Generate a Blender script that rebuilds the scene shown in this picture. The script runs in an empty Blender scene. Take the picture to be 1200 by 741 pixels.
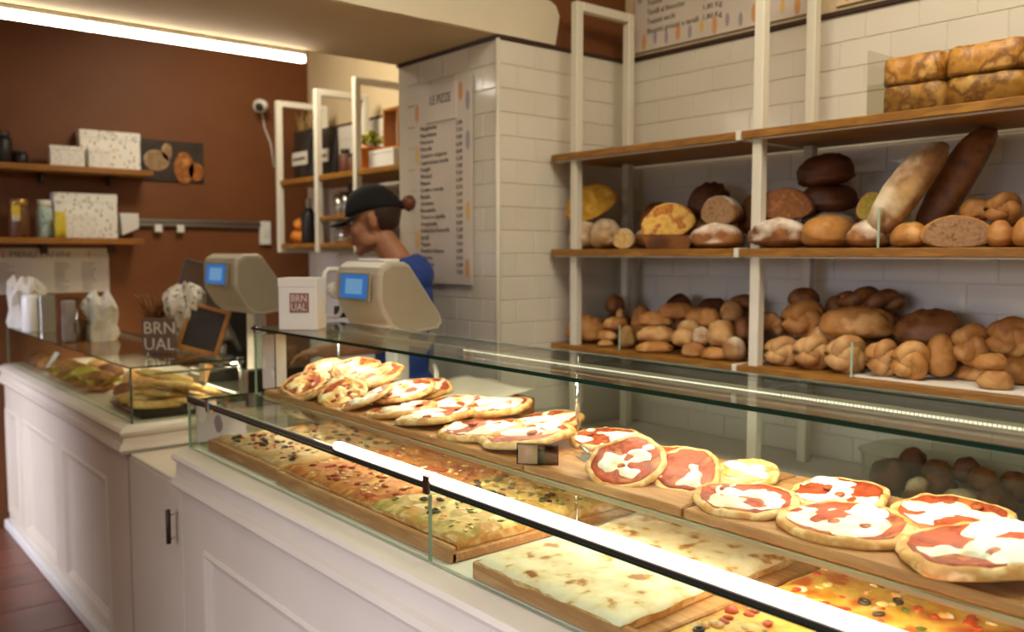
import bpy, bmesh, math, random
from mathutils import Vector, Matrix, Euler, noise
random.seed(7)
S = bpy.context.scene
COL = S.collection
R = math.radians

# ------------------------------------------------------------------ camera
cam = bpy.data.cameras.new('camera')
camo = bpy.data.objects.new('camera', cam); COL.objects.link(camo)
camo.location = (0, 0, 1.5)
camo.rotation_euler = (R(90 - 4.13), 0, R(-39.7))
cam.sensor_width = 36
cam.lens = 36 * 1030 / 1200
cam.clip_start = 0.02
cam.dof.use_dof = True
cam.dof.focus_distance = 1.62
cam.dof.aperture_fstop = 3.2
S.camera = camo
# ------------------------------------------------------------------ colour management
S.view_settings.view_transform = 'Standard'
S.view_settings.look = 'None'
S.view_settings.gamma = 1
S.view_settings.use_curve_mapping = False
S.view_settings.exposure = 0.0
S.cycles.use_denoising = True
S.cycles.max_bounces = 10
S.cycles.transparent_max_bounces = 24
S.cycles.caustics_reflective = False
S.cycles.caustics_refractive = False
# ------------------------------------------------------------------ world: daylight outside the shop windows
w = bpy.data.worlds.new('daylight'); S.world = w; w.use_nodes = True
bg = w.node_tree.nodes['Background']
bg.inputs[0].default_value = (0.62, 0.72, 1.0, 1); bg.inputs[1].default_value = 0.25


def area(name, loc, aim, sx, sy, power, col, spread=180):
    l = bpy.data.lights.new(name, 'AREA'); l.shape = 'RECTANGLE'; l.size = sx; l.size_y = sy
    l.energy = power; l.color = col; l.spread = R(spread)
    o = bpy.data.objects.new(name, l); COL.objects.link(o); o.location = loc
    o.rotation_euler = (Vector(aim) - Vector(loc)).to_track_quat('-Z', 'Y').to_euler()
    return o


WARM = (1.0, 0.89, 0.70)
COOL = (0.80, 0.80, 1.0)
area('window_daylight', (-2.25, 0.6, 1.55), (0.9, 0.9, 0.0), 2.4, 1.0, 27, COOL, 60)
area('door_daylight', (-2.25, 4.75, 1.6), (0.9, 4.95, 0.35), 0.8, 1.4, 15, COOL, 44)
area('ceiling_lamp_front', (1.56, 0.9, 3.0), (1.72, 1.0, 1.0), 1.6, 0.4, 36, WARM)
area('ceiling_lamp_entrance', (-0.6, 1.2, 2.98), (-0.2, 1.4, 0.0), 1.0, 0.5, 11, WARM)
area('ceiling_lamp_rear', (1.75, 4.2, 2.80), (2.45, 4.5, 1.2), 0.5, 0.5, 19, WARM)

# ------------------------------------------------------------------ materials
MATS = {}


def lin(c):
    if isinstance(c, str):
        c = [int(c[i:i + 2], 16) for i in (0, 2, 4)]
    return tuple(((v / 255) / 12.92 if v / 255 <= .04045 else ((v / 255 + .055) / 1.055) ** 2.4) for v in c) + (1,)


def base_mat(name):
    m = bpy.data.materials.new(name); m.use_nodes = True
    nt = m.node_tree
    p = nt.nodes['Principled BSDF']
    MATS[name] = m
    return m, nt, p


def mat(name, stops, rough=.5, scale=8, detail=4, bump=0, bscale=40, metal=0, spec=.5, coat=0, stretch=None,
        flour=0, flour_col='f2ead8', distort=0, pos=None, sss=0, rnd=0):
    """noise-mixed colours; flour whitens what faces up on the object itself"""
    m, nt, p = base_mat(name)
    N, Lk = nt.nodes.new, nt.links.new
    if isinstance(stops, str): stops = [stops]
    p.inputs['Roughness'].default_value = rough
    p.inputs['Metallic'].default_value = metal
    p.inputs['Specular IOR Level'].default_value = spec
    p.inputs['Coat Weight'].default_value = coat
    if sss:
        p.inputs['Subsurface Weight'].default_value = sss
        p.inputs['Subsurface Radius'].default_value = (.02, .008, .004)
        p.inputs['Subsurface Scale'].default_value = .5
    tc = N('ShaderNodeTexCoord'); vec = tc.outputs['Object']
    if rnd:
        oi = N('ShaderNodeObjectInfo'); ad = N('ShaderNodeVectorMath'); ad.operation = 'MULTIPLY_ADD'
        Lk(oi.outputs['Random'], ad.inputs[0]); ad.inputs[1].default_value = (37, 53, 71); Lk(vec, ad.inputs[2])
        vec = ad.outputs[0]
    if stretch:
        mp = N('ShaderNodeMapping'); mp.inputs['Scale'].default_value = stretch
        Lk(vec, mp.inputs[0]); vec = mp.outputs[0]
    col = None
    if len(stops) > 1:
        nz = N('ShaderNodeTexNoise'); nz.inputs['Scale'].default_value = scale; nz.inputs['Detail'].default_value = detail
        nz.inputs['Distortion'].default_value = distort
        Lk(vec, nz.inputs['Vector'])
        cr = N('ShaderNodeValToRGB'); e = cr.color_ramp.elements
        ps = pos or [.34 + .32 * i / (len(stops) - 1) for i in range(len(stops))]
        while len(e) < len(stops): e.new(.5)
        for i, c in enumerate(stops):
            e[i].position = ps[i]; e[i].color = lin(c)
        Lk(nz.outputs['Fac'], cr.inputs[0]); col = cr.outputs[0]
    else:
        p.inputs['Base Color'].default_value = lin(stops[0])
    if flour:
        sep = N('ShaderNodeSeparateXYZ'); Lk(tc.outputs['Normal'], sep.inputs[0])
        n2 = N('ShaderNodeTexNoise'); n2.inputs['Scale'].default_value = 16; n2.inputs['Detail'].default_value = 5
        Lk(vec, n2.inputs['Vector'])
        a = N('ShaderNodeMath'); a.operation = 'MULTIPLY_ADD'
        Lk(n2.outputs['Fac'], a.inputs[0]); a.inputs[1].default_value = 2.2; a.inputs[2].default_value = -1.35 + flour
        b = N('ShaderNodeMath'); b.operation = 'ADD'; b.use_clamp = True
        s2 = N('ShaderNodeMath'); s2.operation = 'MULTIPLY'; Lk(sep.outputs[2], s2.inputs[0]); s2.inputs[1].default_value = .75
        Lk(a.outputs[0], b.inputs[0]); Lk(s2.outputs[0], b.inputs[1])
        mx = N('ShaderNodeMix'); mx.data_type = 'RGBA'
        Lk(b.outputs[0], mx.inputs[0])
        if col: Lk(col, mx.inputs[6])
        else: mx.inputs[6].default_value = lin(stops[0])
        mx.inputs[7].default_value = lin(flour_col); col = mx.outputs[2]
    if col: Lk(col, p.inputs['Base Color'])
    if bump:
        bn = N('ShaderNodeTexNoise'); bn.inputs['Scale'].default_value = bscale; bn.inputs['Detail'].default_value = 4
        Lk(vec, bn.inputs['Vector'])
        bp = N('ShaderNodeBump'); bp.inputs['Strength'].default_value = bump; bp.inputs['Distance'].default_value = .004
        Lk(bn.outputs['Fac'], bp.inputs['Height']); Lk(bp.outputs[0], p.inputs['Normal'])
    return m


def emit(name, col, strength):
    m, nt, p = base_mat(name)
    p.inputs['Base Color'].default_value = lin('101418')
    p.inputs['Emission Color'].default_value = lin(col); p.inputs['Emission Strength'].default_value = strength
    return m


def glass(name, tint, refl=1.0):
    """thin architectural glass: transparent with a fresnel reflection"""
    m, nt, p = base_mat(name)
    nt.nodes.remove(p)
    out = nt.nodes['Material Output']
    t = nt.nodes.new('ShaderNodeBsdfTransparent'); t.inputs[0].default_value = lin(tint)
    g = nt.nodes.new('ShaderNodeBsdfGlossy'); g.inputs['Roughness'].default_value = .015
    f = nt.nodes.new('ShaderNodeFresnel'); ge = nt.nodes.new('ShaderNodeNewGeometry')
    io = nt.nodes.new('ShaderNodeMath'); io.operation = 'MULTIPLY_ADD'      # same reflection on both faces of the sheet
    io.inputs[1].default_value = 1 / 1.4 - 1.4; io.inputs[2].default_value = 1.4
    nt.links.new(ge.outputs['Backfacing'], io.inputs[0]); nt.links.new(io.outputs[0], f.inputs[0])
    mu = nt.nodes.new('ShaderNodeMath'); mu.operation = 'MULTIPLY'; mu.inputs[1].default_value = refl
    mx = nt.nodes.new('ShaderNodeMixShader')
    nt.links.new(f.outputs[0], mu.inputs[0]); nt.links.new(mu.outputs[0], mx.inputs[0])
    nt.links.new(t.outputs[0], mx.inputs[1]); nt.links.new(g.outputs[0], mx.inputs[2])
    nt.links.new(mx.outputs[0], out.inputs[0])
    return m


def pattern_mat(name, base, cols, scale=60, thr=.32):
    """small printed motifs scattered over a flat carton"""
    m, nt, p = base_mat(name); N, Lk = nt.nodes.new, nt.links.new
    tc = N('ShaderNodeTexCoord'); mp = N('ShaderNodeMapping'); mp.inputs['Scale'].default_value = (1.5, 1.5, .8)
    mp.inputs['Rotation'].default_value = (0, .5, 0)
    Lk(tc.outputs['Object'], mp.inputs[0])
    v = N('ShaderNodeTexVoronoi'); v.inputs['Scale'].default_value = scale; Lk(mp.outputs[0], v.inputs['Vector'])
    sep = N('ShaderNodeSeparateColor'); Lk(v.outputs['Color'], sep.inputs[0])
    cr = N('ShaderNodeValToRGB'); cr.color_ramp.interpolation = 'CONSTANT'
    e = cr.color_ramp.elements
    while len(e) < len(cols): e.new(.5)
    for i, c in enumerate(cols): e[i].position = i / len(cols); e[i].color = lin(c)
    Lk(sep.outputs[0], cr.inputs[0])
    lt = N('ShaderNodeMath'); lt.operation = 'LESS_THAN'; lt.inputs[1].default_value = thr; Lk(v.outputs['Distance'], lt.inputs[0])
    mx = N('ShaderNodeMix'); mx.data_type = 'RGBA'; Lk(lt.outputs[0], mx.inputs[0])
    mx.inputs[6].default_value = lin(base); Lk(cr.outputs[0], mx.inputs[7]); Lk(mx.outputs[2], p.inputs['Base Color'])
    p.inputs['Roughness'].default_value = .6
    return m


mat('tile', ['dcd6c6', 'e3ddce'], rough=.16, scale=1.7, spec=.5, rnd=1, bump=.05, bscale=6)
mat('grout', 'd8d1c0', rough=.9)
mat('brown_wall', ['6d3d15', '754319'], rough=.6, scale=3, bump=.12, bscale=120)
mat('plaster', ['e2d8c0', 'dacfb4'], rough=.85, scale=4, bump=.25, bscale=60)
mat('cream_wall', ['dcc7a0', 'd6c098'], rough=.8, scale=3, bump=.1, bscale=90)
mat('soffit', ['cdb68e', 'c6ae86'], rough=.85, scale=3, bump=.1, bscale=90)
mat('dark_trim', '3a2117', rough=.5)
mat('cream_paint', ['d8cdba', 'd2c6b2'], rough=.38, scale=3, bump=.04, bscale=60)
mat('floor_tile', ['6a3f30', '7a4a38', '5e372a'], rough=.32, scale=4, rnd=1, bump=.1, bscale=30)
mat('floor_joint', '46291f', rough=.8)
mat('oak', ['9a6a22', '835618', 'a8762a'], rough=.5, scale=6, stretch=(10, 1.2, 10), bump=.15, bscale=30)
mat('board_wood', ['b98757', 'a87346', 'c29362'], rough=.55, scale=6, stretch=(8, 1.0, 8), bump=.12, bscale=30, rnd=1)
mat('shelf_wood_x', ['a06a24', '8a5618'], rough=.5, scale=6, stretch=(1.2, 10, 10), bump=.1)
mat('white_metal', 'ddd8c6', rough=.4)
mat('chrome', 'd8d8d8', rough=.15, metal=1)
mat('steel', 'b9b7b0', rough=.3, metal=1)
mat('black_plastic', ['17130f', '1e1813'], rough=.45)
mat('dark_grey', '3d3532', rough=.4)
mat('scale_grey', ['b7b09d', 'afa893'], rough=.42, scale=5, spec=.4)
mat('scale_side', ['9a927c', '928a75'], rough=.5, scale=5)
mat('white_plastic', 'e4e2da', rough=.35)
mat('paper', ['eae6da', 'e0dbcd'], rough=.8, scale=6, bump=.1, bscale=25)
mat('paper_grey', ['cfcabb', 'dad5c6'], rough=.8, scale=9, bump=.3, bscale=18)
mat('print_paper', ['dcd2c6', 'd6ccbf'], rough=.5)
mat('ink', '5d4d45', rough=.7)
mat('ink_orange', 'dba06c', rough=.7)
mat('ink_purple', 'a79baa', rough=.7)
mat('ink_yellow', 'e0bb6e', rough=.7)
mat('logo_brown', '8d6258', rough=.6)
mat('logo_pale', 'd8cbbd', rough=.5)
mat('sign_brown', '6a5546', rough=.4)
mat('green_edge', '0d2a1a', rough=.12)
mat('clear_edge', 'a7bfa6', rough=.12)
glass('glass', 'f6faf4')
glass('acrylic', 'f2f2ec', .8)
glass('clear_pane', 'f6faf4', .22)
glass('smoky', 'a8957f', .8)
glass('tinted', 'dfe0d2', 1.0)
emit('led', 'fff6e2', 46)
emit('led_rail', 'fff1d6', 8)
emit('led_tube', 'fff4e6', 16)
emit('screen_blue', '3a84d2', .55)
emit('screen_pale', '7fb2dc', .6)
emit('led_case', 'ffeec8', 48)
emit('led_bead', 'fff3d8', 3.5)
emit('led_under', 'fff1d2', 40)
# food
mat('crust_gold', ['9a5f26', 'b57f40', 'a87030', 'cf9f5e'], rough=.6, scale=11, bump=.5, bscale=40, rnd=1)
mat('crust_pale', ['9c6530', 'b78950', 'c89e66', 'b07a3e'], rough=.7, scale=10, bump=.5, bscale=40, rnd=1, flour=-.6)
mat('crust_brown', ['5c3414', '7c4a20', '8f5c2c', '6a3c18'], rough=.55, scale=12, bump=.35, bscale=40, rnd=1)
mat('crust_dark', ['4c2710', '5d3114', '3c1e0d'], rough=.6, scale=12, bump=.4, bscale=40, rnd=1)
mat('crust_flour', ['84501f', '9a6430', '6b3e16'], rough=.8, scale=12, bump=.6, bscale=40, rnd=1, flour=.22)
mat('crust_dusty', ['a87c4c', '8d6238', 'bb9864'], rough=.85, scale=9, bump=.6, bscale=40, rnd=1, flour=.12, flour_col='e6dabd')
mat('crumb', ['d8b97a', 'c9a666', 'b08c4e'], rough=.9, scale=55, bump=.8, bscale=90, rnd=1)
mat('crumb_yellow', ['d7ae4c', 'c9992f', 'b98a2c'], rough=.9, scale=40, bump=.8, bscale=90, rnd=1)
mat('crumb_grey', ['9a7450', 'a8845e', '83603e'], rough=.9, scale=60, bump=.8, bscale=90, rnd=1)
mat('crumb_brown', ['8a5830', '7a4a26', '98683c'], rough=.9, scale=60, bump=.8, bscale=90, rnd=1)
mat('crumb_green', ['a8963c', '94832e', 'b8a54a'], rough=.9, scale=60, bump=.8, bscale=90, rnd=1)
mat('orange_bake', ['e2a83e', 'f0c463', 'b96a20', 'd8912f'], rough=.5, scale=22, bump=.5, bscale=40, rnd=1)
mat('crisp_bread', ['a06a22', 'c08a3a', '7e4c14', 'd4a458'], rough=.45, scale=16, detail=6, bump=.5, bscale=40, rnd=1)
mat('pizza_crust', ['d8a562', 'c58a44', 'e8c48c', 'cf9450'], rough=.6, scale=20, bump=.4, bscale=50, rnd=1)
mat('sauce', ['a03818', 'b84c22', '8a2a10', 'c87038'], rough=.55, scale=26, bump=.5, bscale=60, rnd=1)
mat('mozzarella', ['f4eeda', 'f7f2e4', 'e9dcb8'], rough=.28, scale=14, bump=.25, bscale=30, rnd=1, sss=.15)
mat('melted_gold', ['e7c077', 'f0d79c', 'd08a3c', 'f3e6c0'], rough=.35, scale=24, bump=.4, bscale=50, rnd=1)
mat('bake_spot', ['b4582a', '9c4218'], rough=.4, scale=30)
mat('slab_red', ['b8602a', 'c98a40', 'a84e20', 'd6a656'], rough=.65, scale=16, detail=6, bump=.5, bscale=45, rnd=1)
mat('slab_green', ['cfa85c', 'dcbb78', '9a8a3c', 'c98a48', 'e2cb94'], rough=.5, scale=18, detail=6, bump=.5, bscale=45, rnd=1)
mat('slab_dark', ['bf9866', 'b08656', 'd0b284', '8c6a50'], rough=.65, scale=17, detail=6, bump=.5, bscale=45, rnd=1)
mat('slab_white', ['8f5226', 'b9803f', 'dfc99c', 'ebdcba', 'eee3ca'], rough=.5, scale=24, detail=3, bump=.5, bscale=35, rnd=1,
    pos=[.33, .375, .43, .55, .68])
mat('cheese_baked', ['b5612a', 'dca566', 'f2e8cc', 'f6f0e0'], rough=.3, scale=13, detail=3, bump=.3, bscale=30, rnd=1, sss=.1, pos=[.27, .34, .42, .6])
mat('cheese_gold', ['b5542a', 'd98f45', 'ecc988', 'f4e4bc'], rough=.35, scale=20, detail=4, bump=.4, bscale=40, rnd=1, pos=[.34, .42, .52, .64])
mat('slab_pizza', ['b8421d', 'cf6a2c', 'e2a63c', 'edc25e', 'c85a2a'], rough=.34, scale=15, detail=6, bump=.5, bscale=45, rnd=1,
    pos=[.3, .4, .47, .56, .66])
mat('olive', ['2b2119', '3a2c20'], rough=.3, scale=20)
mat('herb', ['596026', '6c7530', '434d1c'], rough=.6, scale=30)
mat('pepper_red', ['b5371b', 'c9502b'], rough=.35, scale=30)
mat('lettuce', ['d8c22c', 'b4ac2c', 'e4d860'], rough=.5, scale=30, bump=.4)
mat('flatbread', ['e0b868', 'c99746', 'efd79c'], rough=.6, scale=18, bump=.4, bscale=40, rnd=1)
# person, small goods
mat('skin', ['b07a58', 'a67050'], rough=.5, scale=12, sss=.12)
mat('lip', 'a85f52', rough=.45)
mat('hair', ['2a1710', '38200f'], rough=.5, scale=30, stretch=(1, 1, 6), bump=.4)
mat('hair_red', ['5a2e1a', '6b3a22'], rough=.5, scale=30, bump=.5, bscale=60)
mat('cap_black', ['0b0807', '100c0a'], rough=.9, scale=30, bump=.1)
mat('shirt_blue', ['26438f', '2a4a9c'], rough=.85, scale=14, bump=.25, bscale=18)
mat('trouser', ['1d1a20', '24212a'], rough=.9, scale=20)
mat('apron', ['2b2022', '33272a'], rough=.9, scale=20)
mat('shoe', '2a2422', rough=.6)
mat('eye_white', 'd8d0c6', rough=.2)
mat('iris', '2a1a10', rough=.1)
mat('bag_black', ['1d1a17', '25211d'], rough=.35, scale=10, bump=.3, bscale=14)
mat('label_white', 'c9c2b6', rough=.6)
mat('terracotta', ['c4662a', 'b65a22'], rough=.8, scale=12)
mat('leaf_green', ['b8b03a', '7d8a28', 'd0c850'], rough=.6, scale=30)
mat('dry_grass', ['9a7c4a', '7c6034'], rough=.8, scale=20)
mat('dry_brown', ['6b3f14', '835018'], rough=.8, scale=30)
mat('jar_brown', ['5c3618', '6f4420', '4a2b12'], rough=.5, scale=60, bump=.3)
mat('jar_teal', ['8fb3ac', 'c3d0c4', '557f80'], rough=.5, scale=45, rnd=1)
mat('label_yellow', 'd4bb2e', rough=.5)
mat('lid_gold', 'b08a4a', rough=.35, metal=.6)
mat('pot_orange', 'd9842a', rough=.6)
mat('slate', ['2a2522', '38322e'], rough=.7, scale=12)
mat('frame_wood', ['b57a38', 'a56a2c'], rough=.5, scale=12, stretch=(1, 1, 5))
mat('photo_dark', ['241c17', '3c2f26'], rough=.4, scale=9)
mat('photo_tan', ['a98a64', '8c6c48', 'c0a37c'], rough=.4, scale=16)
mat('photo_orange', ['b06a2c', '8a4c1c', 'c98a48'], rough=.4, scale=18)
mat('dark_bread', ['57301c', '6e4128', '43230f'], rough=.6, scale=14, bump=.4, bscale=50, rnd=1)
mat('silver_cup', 'c4c2ba', rough=.25, metal=.9)
pattern_mat('carton', 'f2efe4', ['b89a7e', '8d94a0', 'd2a06e', '9c8f86', 'c7b6a0'], 42, .30)
pattern_mat('carton_small', 'eeebe0', ['a9a59e', 'b7ab98', '9c9c9e', 'c0ae96'], 75, .28)
pattern_mat('tissue', 'd9d2c2', ['8c8378', '6f675e', 'a59c8e', '9a8f7c'], 38, .30)
pattern_mat('purple_card', 'c6bcc6', ['8f8499', 'd9cfd6', '7e6f88', 'a58d6a'], 22, .4)


# ------------------------------------------------------------------ mesh helpers
class MB:
    def __init__(s): s.v = []; s.f = []; s.m = []; s.s = []

    def add(s, vs, fs, mi=0, smooth=False, mx=None):
        n = len(s.v)
        s.v += [tuple((mx @ Vector(v)) if mx else v) for v in vs]
        for f in fs:
            s.f.append(tuple(n + i for i in f)); s.m.append(mi); s.s.append(smooth)
        return s

    def box(s, a, b, c=0, mi=0, mx=None):
        a, b = [min(p, q) for p, q in zip(a, b)], [max(p, q) for p, q in zip(a, b)]
        if not c:
            vs = [(x, y, z) for x in (a[0], b[0]) for y in (a[1], b[1]) for z in (a[2], b[2])]
            return s.add(vs, [(0, 1, 3, 2), (4, 6, 7, 5), (0, 4, 5, 1), (2, 3, 7, 6), (0, 2, 6, 4), (1, 5, 7, 3)], mi, False, mx)
        vs, ix = [], {}
        for sx in (0, 1):
            for sy in (0, 1):
                for sz in (0, 1):
                    for k in range(3):
                        p = []
                        for ax, sg in enumerate((sx, sy, sz)):
                            e = (a, b)[sg][ax]
                            p.append(e if ax == k else e + (c if sg == 0 else -c))
                        ix[(sx, sy, sz, k)] = len(vs); vs.append(tuple(p))
        fs = []
        for k in range(3):
            o = [i for i in range(3) if i != k]
            for sg in (0, 1):
                q = []
                for u, v in ((0, 0), (1, 0), (1, 1), (0, 1)):
                    t = [0, 0, 0]; t[k] = sg; t[o[0]] = u; t[o[1]] = v
                    q.append(ix[(*t, k)])
                fs.append(q if sg == (k != 1) else q[::-1])
        cen = [(a[i] + b[i]) / 2 for i in range(3)]
        for k in range(3):
            o = [i for i in range(3) if i != k]
            for u in (0, 1):
                for v in (0, 1):
                    q = []
                    for kk, sg in ((o[0], 0), (o[0], 1), (o[1], 1), (o[1], 0)):
                        t = [0, 0, 0]; t[k] = sg; t[o[0]] = u; t[o[1]] = v
                        q.append(ix[(*t, kk)])
                    fs.append(q)
        for sx in (0, 1):
            for sy in (0, 1):
                for sz in (0, 1): fs.append([ix[(sx, sy, sz, k)] for k in range(3)])
        # outward orientation for a convex body
        out = []
        C = Vector(cen)
        for f in fs:
            p = [Vector(vs[i]) for i in f]
            nrm = (p[1] - p[0]).cross(p[2] - p[0]); mid = sum(p, Vector()) / len(p)
            out.append(f if nrm.dot(mid - C) > 0 else f[::-1])
        return s.add(vs, out, mi, False, mx)

    def rings(s, rings, mi=0, smooth=True, closed=False, cap=True, mx=None):
        n = len(rings[0]); vs = [p for r in rings for p in r]; fs = []
        m = len(rings)
        for i in range(m if closed else m - 1):
            j = (i + 1) % m
            for k in range(n):
                l = (k + 1) % n
                fs.append((i * n + k, i * n + l, j * n + l, j * n + k))
        if cap and not closed:
            fs.append(tuple(range(n))[::-1]); fs.append(tuple((m - 1) * n + k for k in range(n)))
        return s.add(vs, fs, mi, smooth, mx)

    def tube(s, pts, r, n=8, closed=False, mi=0, mx=None, flat=1.0):
        P = [Vector(p) for p in pts]; m = len(P); rr = r if isinstance(r, (list, tuple)) else [r] * m
        rings = []; up = None
        for i in range(m):
            t = (P[(i + 1) % m] - P[i - 1]) if closed else (P[min(i + 1, m - 1)] - P[max(i - 1, 0)])
            t.normalize()
            if up is None: up = Vector((0, 0, 1)) if abs(t.z) < .9 else Vector((1, 0, 0))
            a = t.cross(up)
            if a.length < 1e-5: a = t.cross(Vector((0, 1, .1)))
            a.normalize(); b = a.cross(t); up = b
            rings.append([tuple(P[i] + a * rr[i] * math.cos(2 * math.pi * k / n) + b * flat * rr[i] * math.sin(2 * math.pi * k / n)) for k in range(n)])
        return s.rings(rings, mi, True, closed, True, mx)

    def cyl(s, p, q, r, r2=None, n=16, mi=0, smooth=True, mx=None):
        return s.tube([p, q], [r, r if r2 is None else r2], n, False, mi, mx)

    def lathe(s, prof, n=24, c=(0, 0, 0), mi=0, mx=None, cap=True):
        rings = [[(c[0] + r * math.cos(2 * math.pi * k / n), c[1] + r * math.sin(2 * math.pi * k / n), c[2] + z) for k in range(n)] for r, z in prof]
        return s.rings(rings, mi, True, False, cap, mx)

    def ell(s, c, d, nu=16, nv=10, mi=0, fn=None, mx=None, pw=1.0):
        """ellipsoid with half sizes d; fn displaces a unit point"""
        rings = []
        for j in range(1, nv):
            ph = math.pi * j / nv; r = []
            for k in range(nu):
                th = 2 * math.pi * k / nu
                u = Vector((math.sin(ph) * math.cos(th), math.sin(ph) * math.sin(th), -math.cos(ph)))
                if pw != 1: u = Vector([math.copysign(abs(x) ** pw, x) for x in u])
                if fn: u = fn(u)
                r.append((c[0] + u.x * d[0], c[1] + u.y * d[1], c[2] + u.z * d[2]))
            rings.append(r)
        n = len(s.v)
        s.rings(rings, mi, True, False, False, mx)
        lo, hi = Vector((0, 0, -1)), Vector((0, 0, 1))
        if fn: lo, hi = fn(lo), fn(hi)
        for u, base, flip in ((lo, 0, 1), (hi, (nv - 2) * nu, 0)):
            p = Vector((c[0] + u.x * d[0], c[1] + u.y * d[1], c[2] + u.z * d[2]))
            if mx: p = mx @ p
            s.v.append(tuple(p)); t = len(s.v) - 1
            for k in range(nu):
                a, b = n + base + k, n + base + (k + 1) % nu
                s.f.append((t, b, a) if flip else (t, a, b)); s.m.append(mi); s.s.append(True)
        return s

    def poly(s, pts, d, mi=0, mx=None):
        """prism: pts a planar outline, d the thickness vector"""
        n = len(pts); d = Vector(d)
        vs = [tuple(p) for p in pts] + [tuple(Vector(p) + d) for p in pts]
        fs = [tuple(range(n))[::-1], tuple(range(n, 2 * n))] + [(i, (i + 1) % n, n + (i + 1) % n, n + i) for i in range(n)]
        return s.add(vs, fs, mi, False, mx)

    def mesh(s, name, mats):
        me = bpy.data.meshes.new(name)
        me.from_pydata(s.v, [], s.f); me.update()
        for m in ([mats] if isinstance(mats, str) else mats): me.materials.append(MATS[m])
        me.polygons.foreach_set('material_index', s.m); me.polygons.foreach_set('use_smooth', s.s)
        bm = bmesh.new(); bm.from_mesh(me); bmesh.ops.recalc_face_normals(bm, faces=bm.faces); bm.to_mesh(me); bm.free()
        return me

    def build(s, name, mats, parent=None, world=True, kind=None):
        """one object; coordinates are the world's, or the parent's own when world is False"""
        if parent is not None and world:
            off = Vector(); q = parent
            while q: off += Vector(q.location); q = q.parent
            s.v = [tuple(Vector(v) - off) for v in s.v]
        o = bpy.data.objects.new(name, s.mesh(name, mats)); COL.objects.link(o)
        if parent is not None: o.parent = parent
        if kind: o['kind'] = kind
        return o


def thing(name, label, cat, loc=(0, 0, 0), rot=(0, 0, 0), group=None):
    o = bpy.data.objects.new(name, None); COL.objects.link(o)
    o.empty_display_size = .05
    o.location = loc; o.rotation_euler = rot; o['label'] = label; o['category'] = cat
    if group: o['group'] = group
    return o


def tag(o, label, cat, group=None):
    o['label'] = label; o['category'] = cat
    if group: o['group'] = group
    return o


def put(o, loc, rot=(0, 0, 0)):
    o.location = loc; o.rotation_euler = rot; return o


def copy_tree(o, parent=None):
    c = o.copy(); COL.objects.link(c)
    if parent is not None: c.parent = parent
    for ch in list(o.children): copy_tree(ch, c)
    return c


def inst(name, me, parent, loc, rot=(0, 0, 0)):
    o = bpy.data.objects.new(name, me); COL.objects.link(o); o.parent = parent
    off = Vector(); q = parent
    while q: off += Vector(q.location); q = q.parent
    o.location = Vector(loc) - off; o.rotation_euler = rot; return o


def text_mb(body, size, org, xa, ya, depth=.0006, align='LEFT', width=None):
    """flat lettering; xa, ya the reading and up directions; width squeezes the line to a length"""
    cu = bpy.data.curves.new('lettering', 'FONT'); cu.body = body; cu.size = size; cu.align_x = align
    cu.extrude = depth; cu.resolution_u = 2
    t = bpy.data.objects.new('lettering', cu); COL.objects.link(t)
    dg = bpy.context.evaluated_depsgraph_get(); me = bpy.data.meshes.new_from_object(t.evaluated_get(dg))
    bpy.data.objects.remove(t)
    xs = [v.co.x for v in me.vertices]; k = 1
    if width and xs: k = width / max(1e-6, max(xs) - min(xs))
    xa, ya, org = Vector(xa), Vector(ya), Vector(org); za = xa.cross(ya)
    mb = MB(); mb.add([tuple(org + xa * v.co.x * k + ya * v.co.y + za * v.co.z) for v in me.vertices], [tuple(p.vertices) for p in me.polygons])
    bpy.data.meshes.remove(me); bpy.data.curves.remove(cu)
    return mb


def nz(p, s=1.0, seed=0):
    return noise.noise(Vector((p[0] * s + seed * 7.31, p[1] * s - seed * 3.17, p[2] * s + seed * 1.73)))


# ================================================================== SETTING
def struct(mb, name, m, parent=None):
    return mb.build(name, m, parent, kind='structure')


X0, XW, YB, YF, ZC = -2.3, 2.73, 5.4, -3.0, 3.05       # room extents
PX, PY0, PY1, ZT = 2.045, 2.545, 3.226, 2.28            # tiled pillar, top of the tiles
fl = struct(MB().box((X0, YF, -.05), (XW + .1, YB + .1, -.004)), 'floor', 'floor_joint')
tm = MB().box((-.148, -.148, -.01), (.148, .148, 0), .003).mesh('floor_tile', 'floor_tile')
for i in range(4):
    for j in range(20):
        inst('tile', tm, fl, (.74 - .3 * i, .35 + .3 * j - .004, 0))
mb = MB().box((X0, YF, -.012), (-.31, YB, -.001)); mb.build('floor_slab', 'floor_tile', fl)
struct(MB().box((X0, YF, ZC), (XW + .1, YB + .1, ZC + .08)), 'ceiling', 'cream_wall')
wb = struct(MB().box((X0, YB, 0), (XW + .1, YB + .1, ZC)), 'wall_back', 'brown_wall')
wr = struct(MB().box((XW, YF, 0), (XW + .1, YB, ZT - .004), 0).box((XW, YF, ZT), (XW + .1, YB, ZC), 0, 1), 'wall_right', ['grout', 'cream_wall'])
struct(MB().box((X0, YF - .1, 0), (XW + .1, YF, ZC)), 'wall_front', 'cream_wall')
wl = MB().box((X0 - .1, YF, 0), (X0, YB, .35)).box((X0 - .1, YF, 2.4), (X0, YB, ZC))
for a, b in ((YF, -.7), (1.9, 4.3), (5.2, YB)): wl.box((X0 - .1, a, .35), (X0, b, 2.4))
struct(wl, 'wall_left', 'cream_wall')
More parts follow.
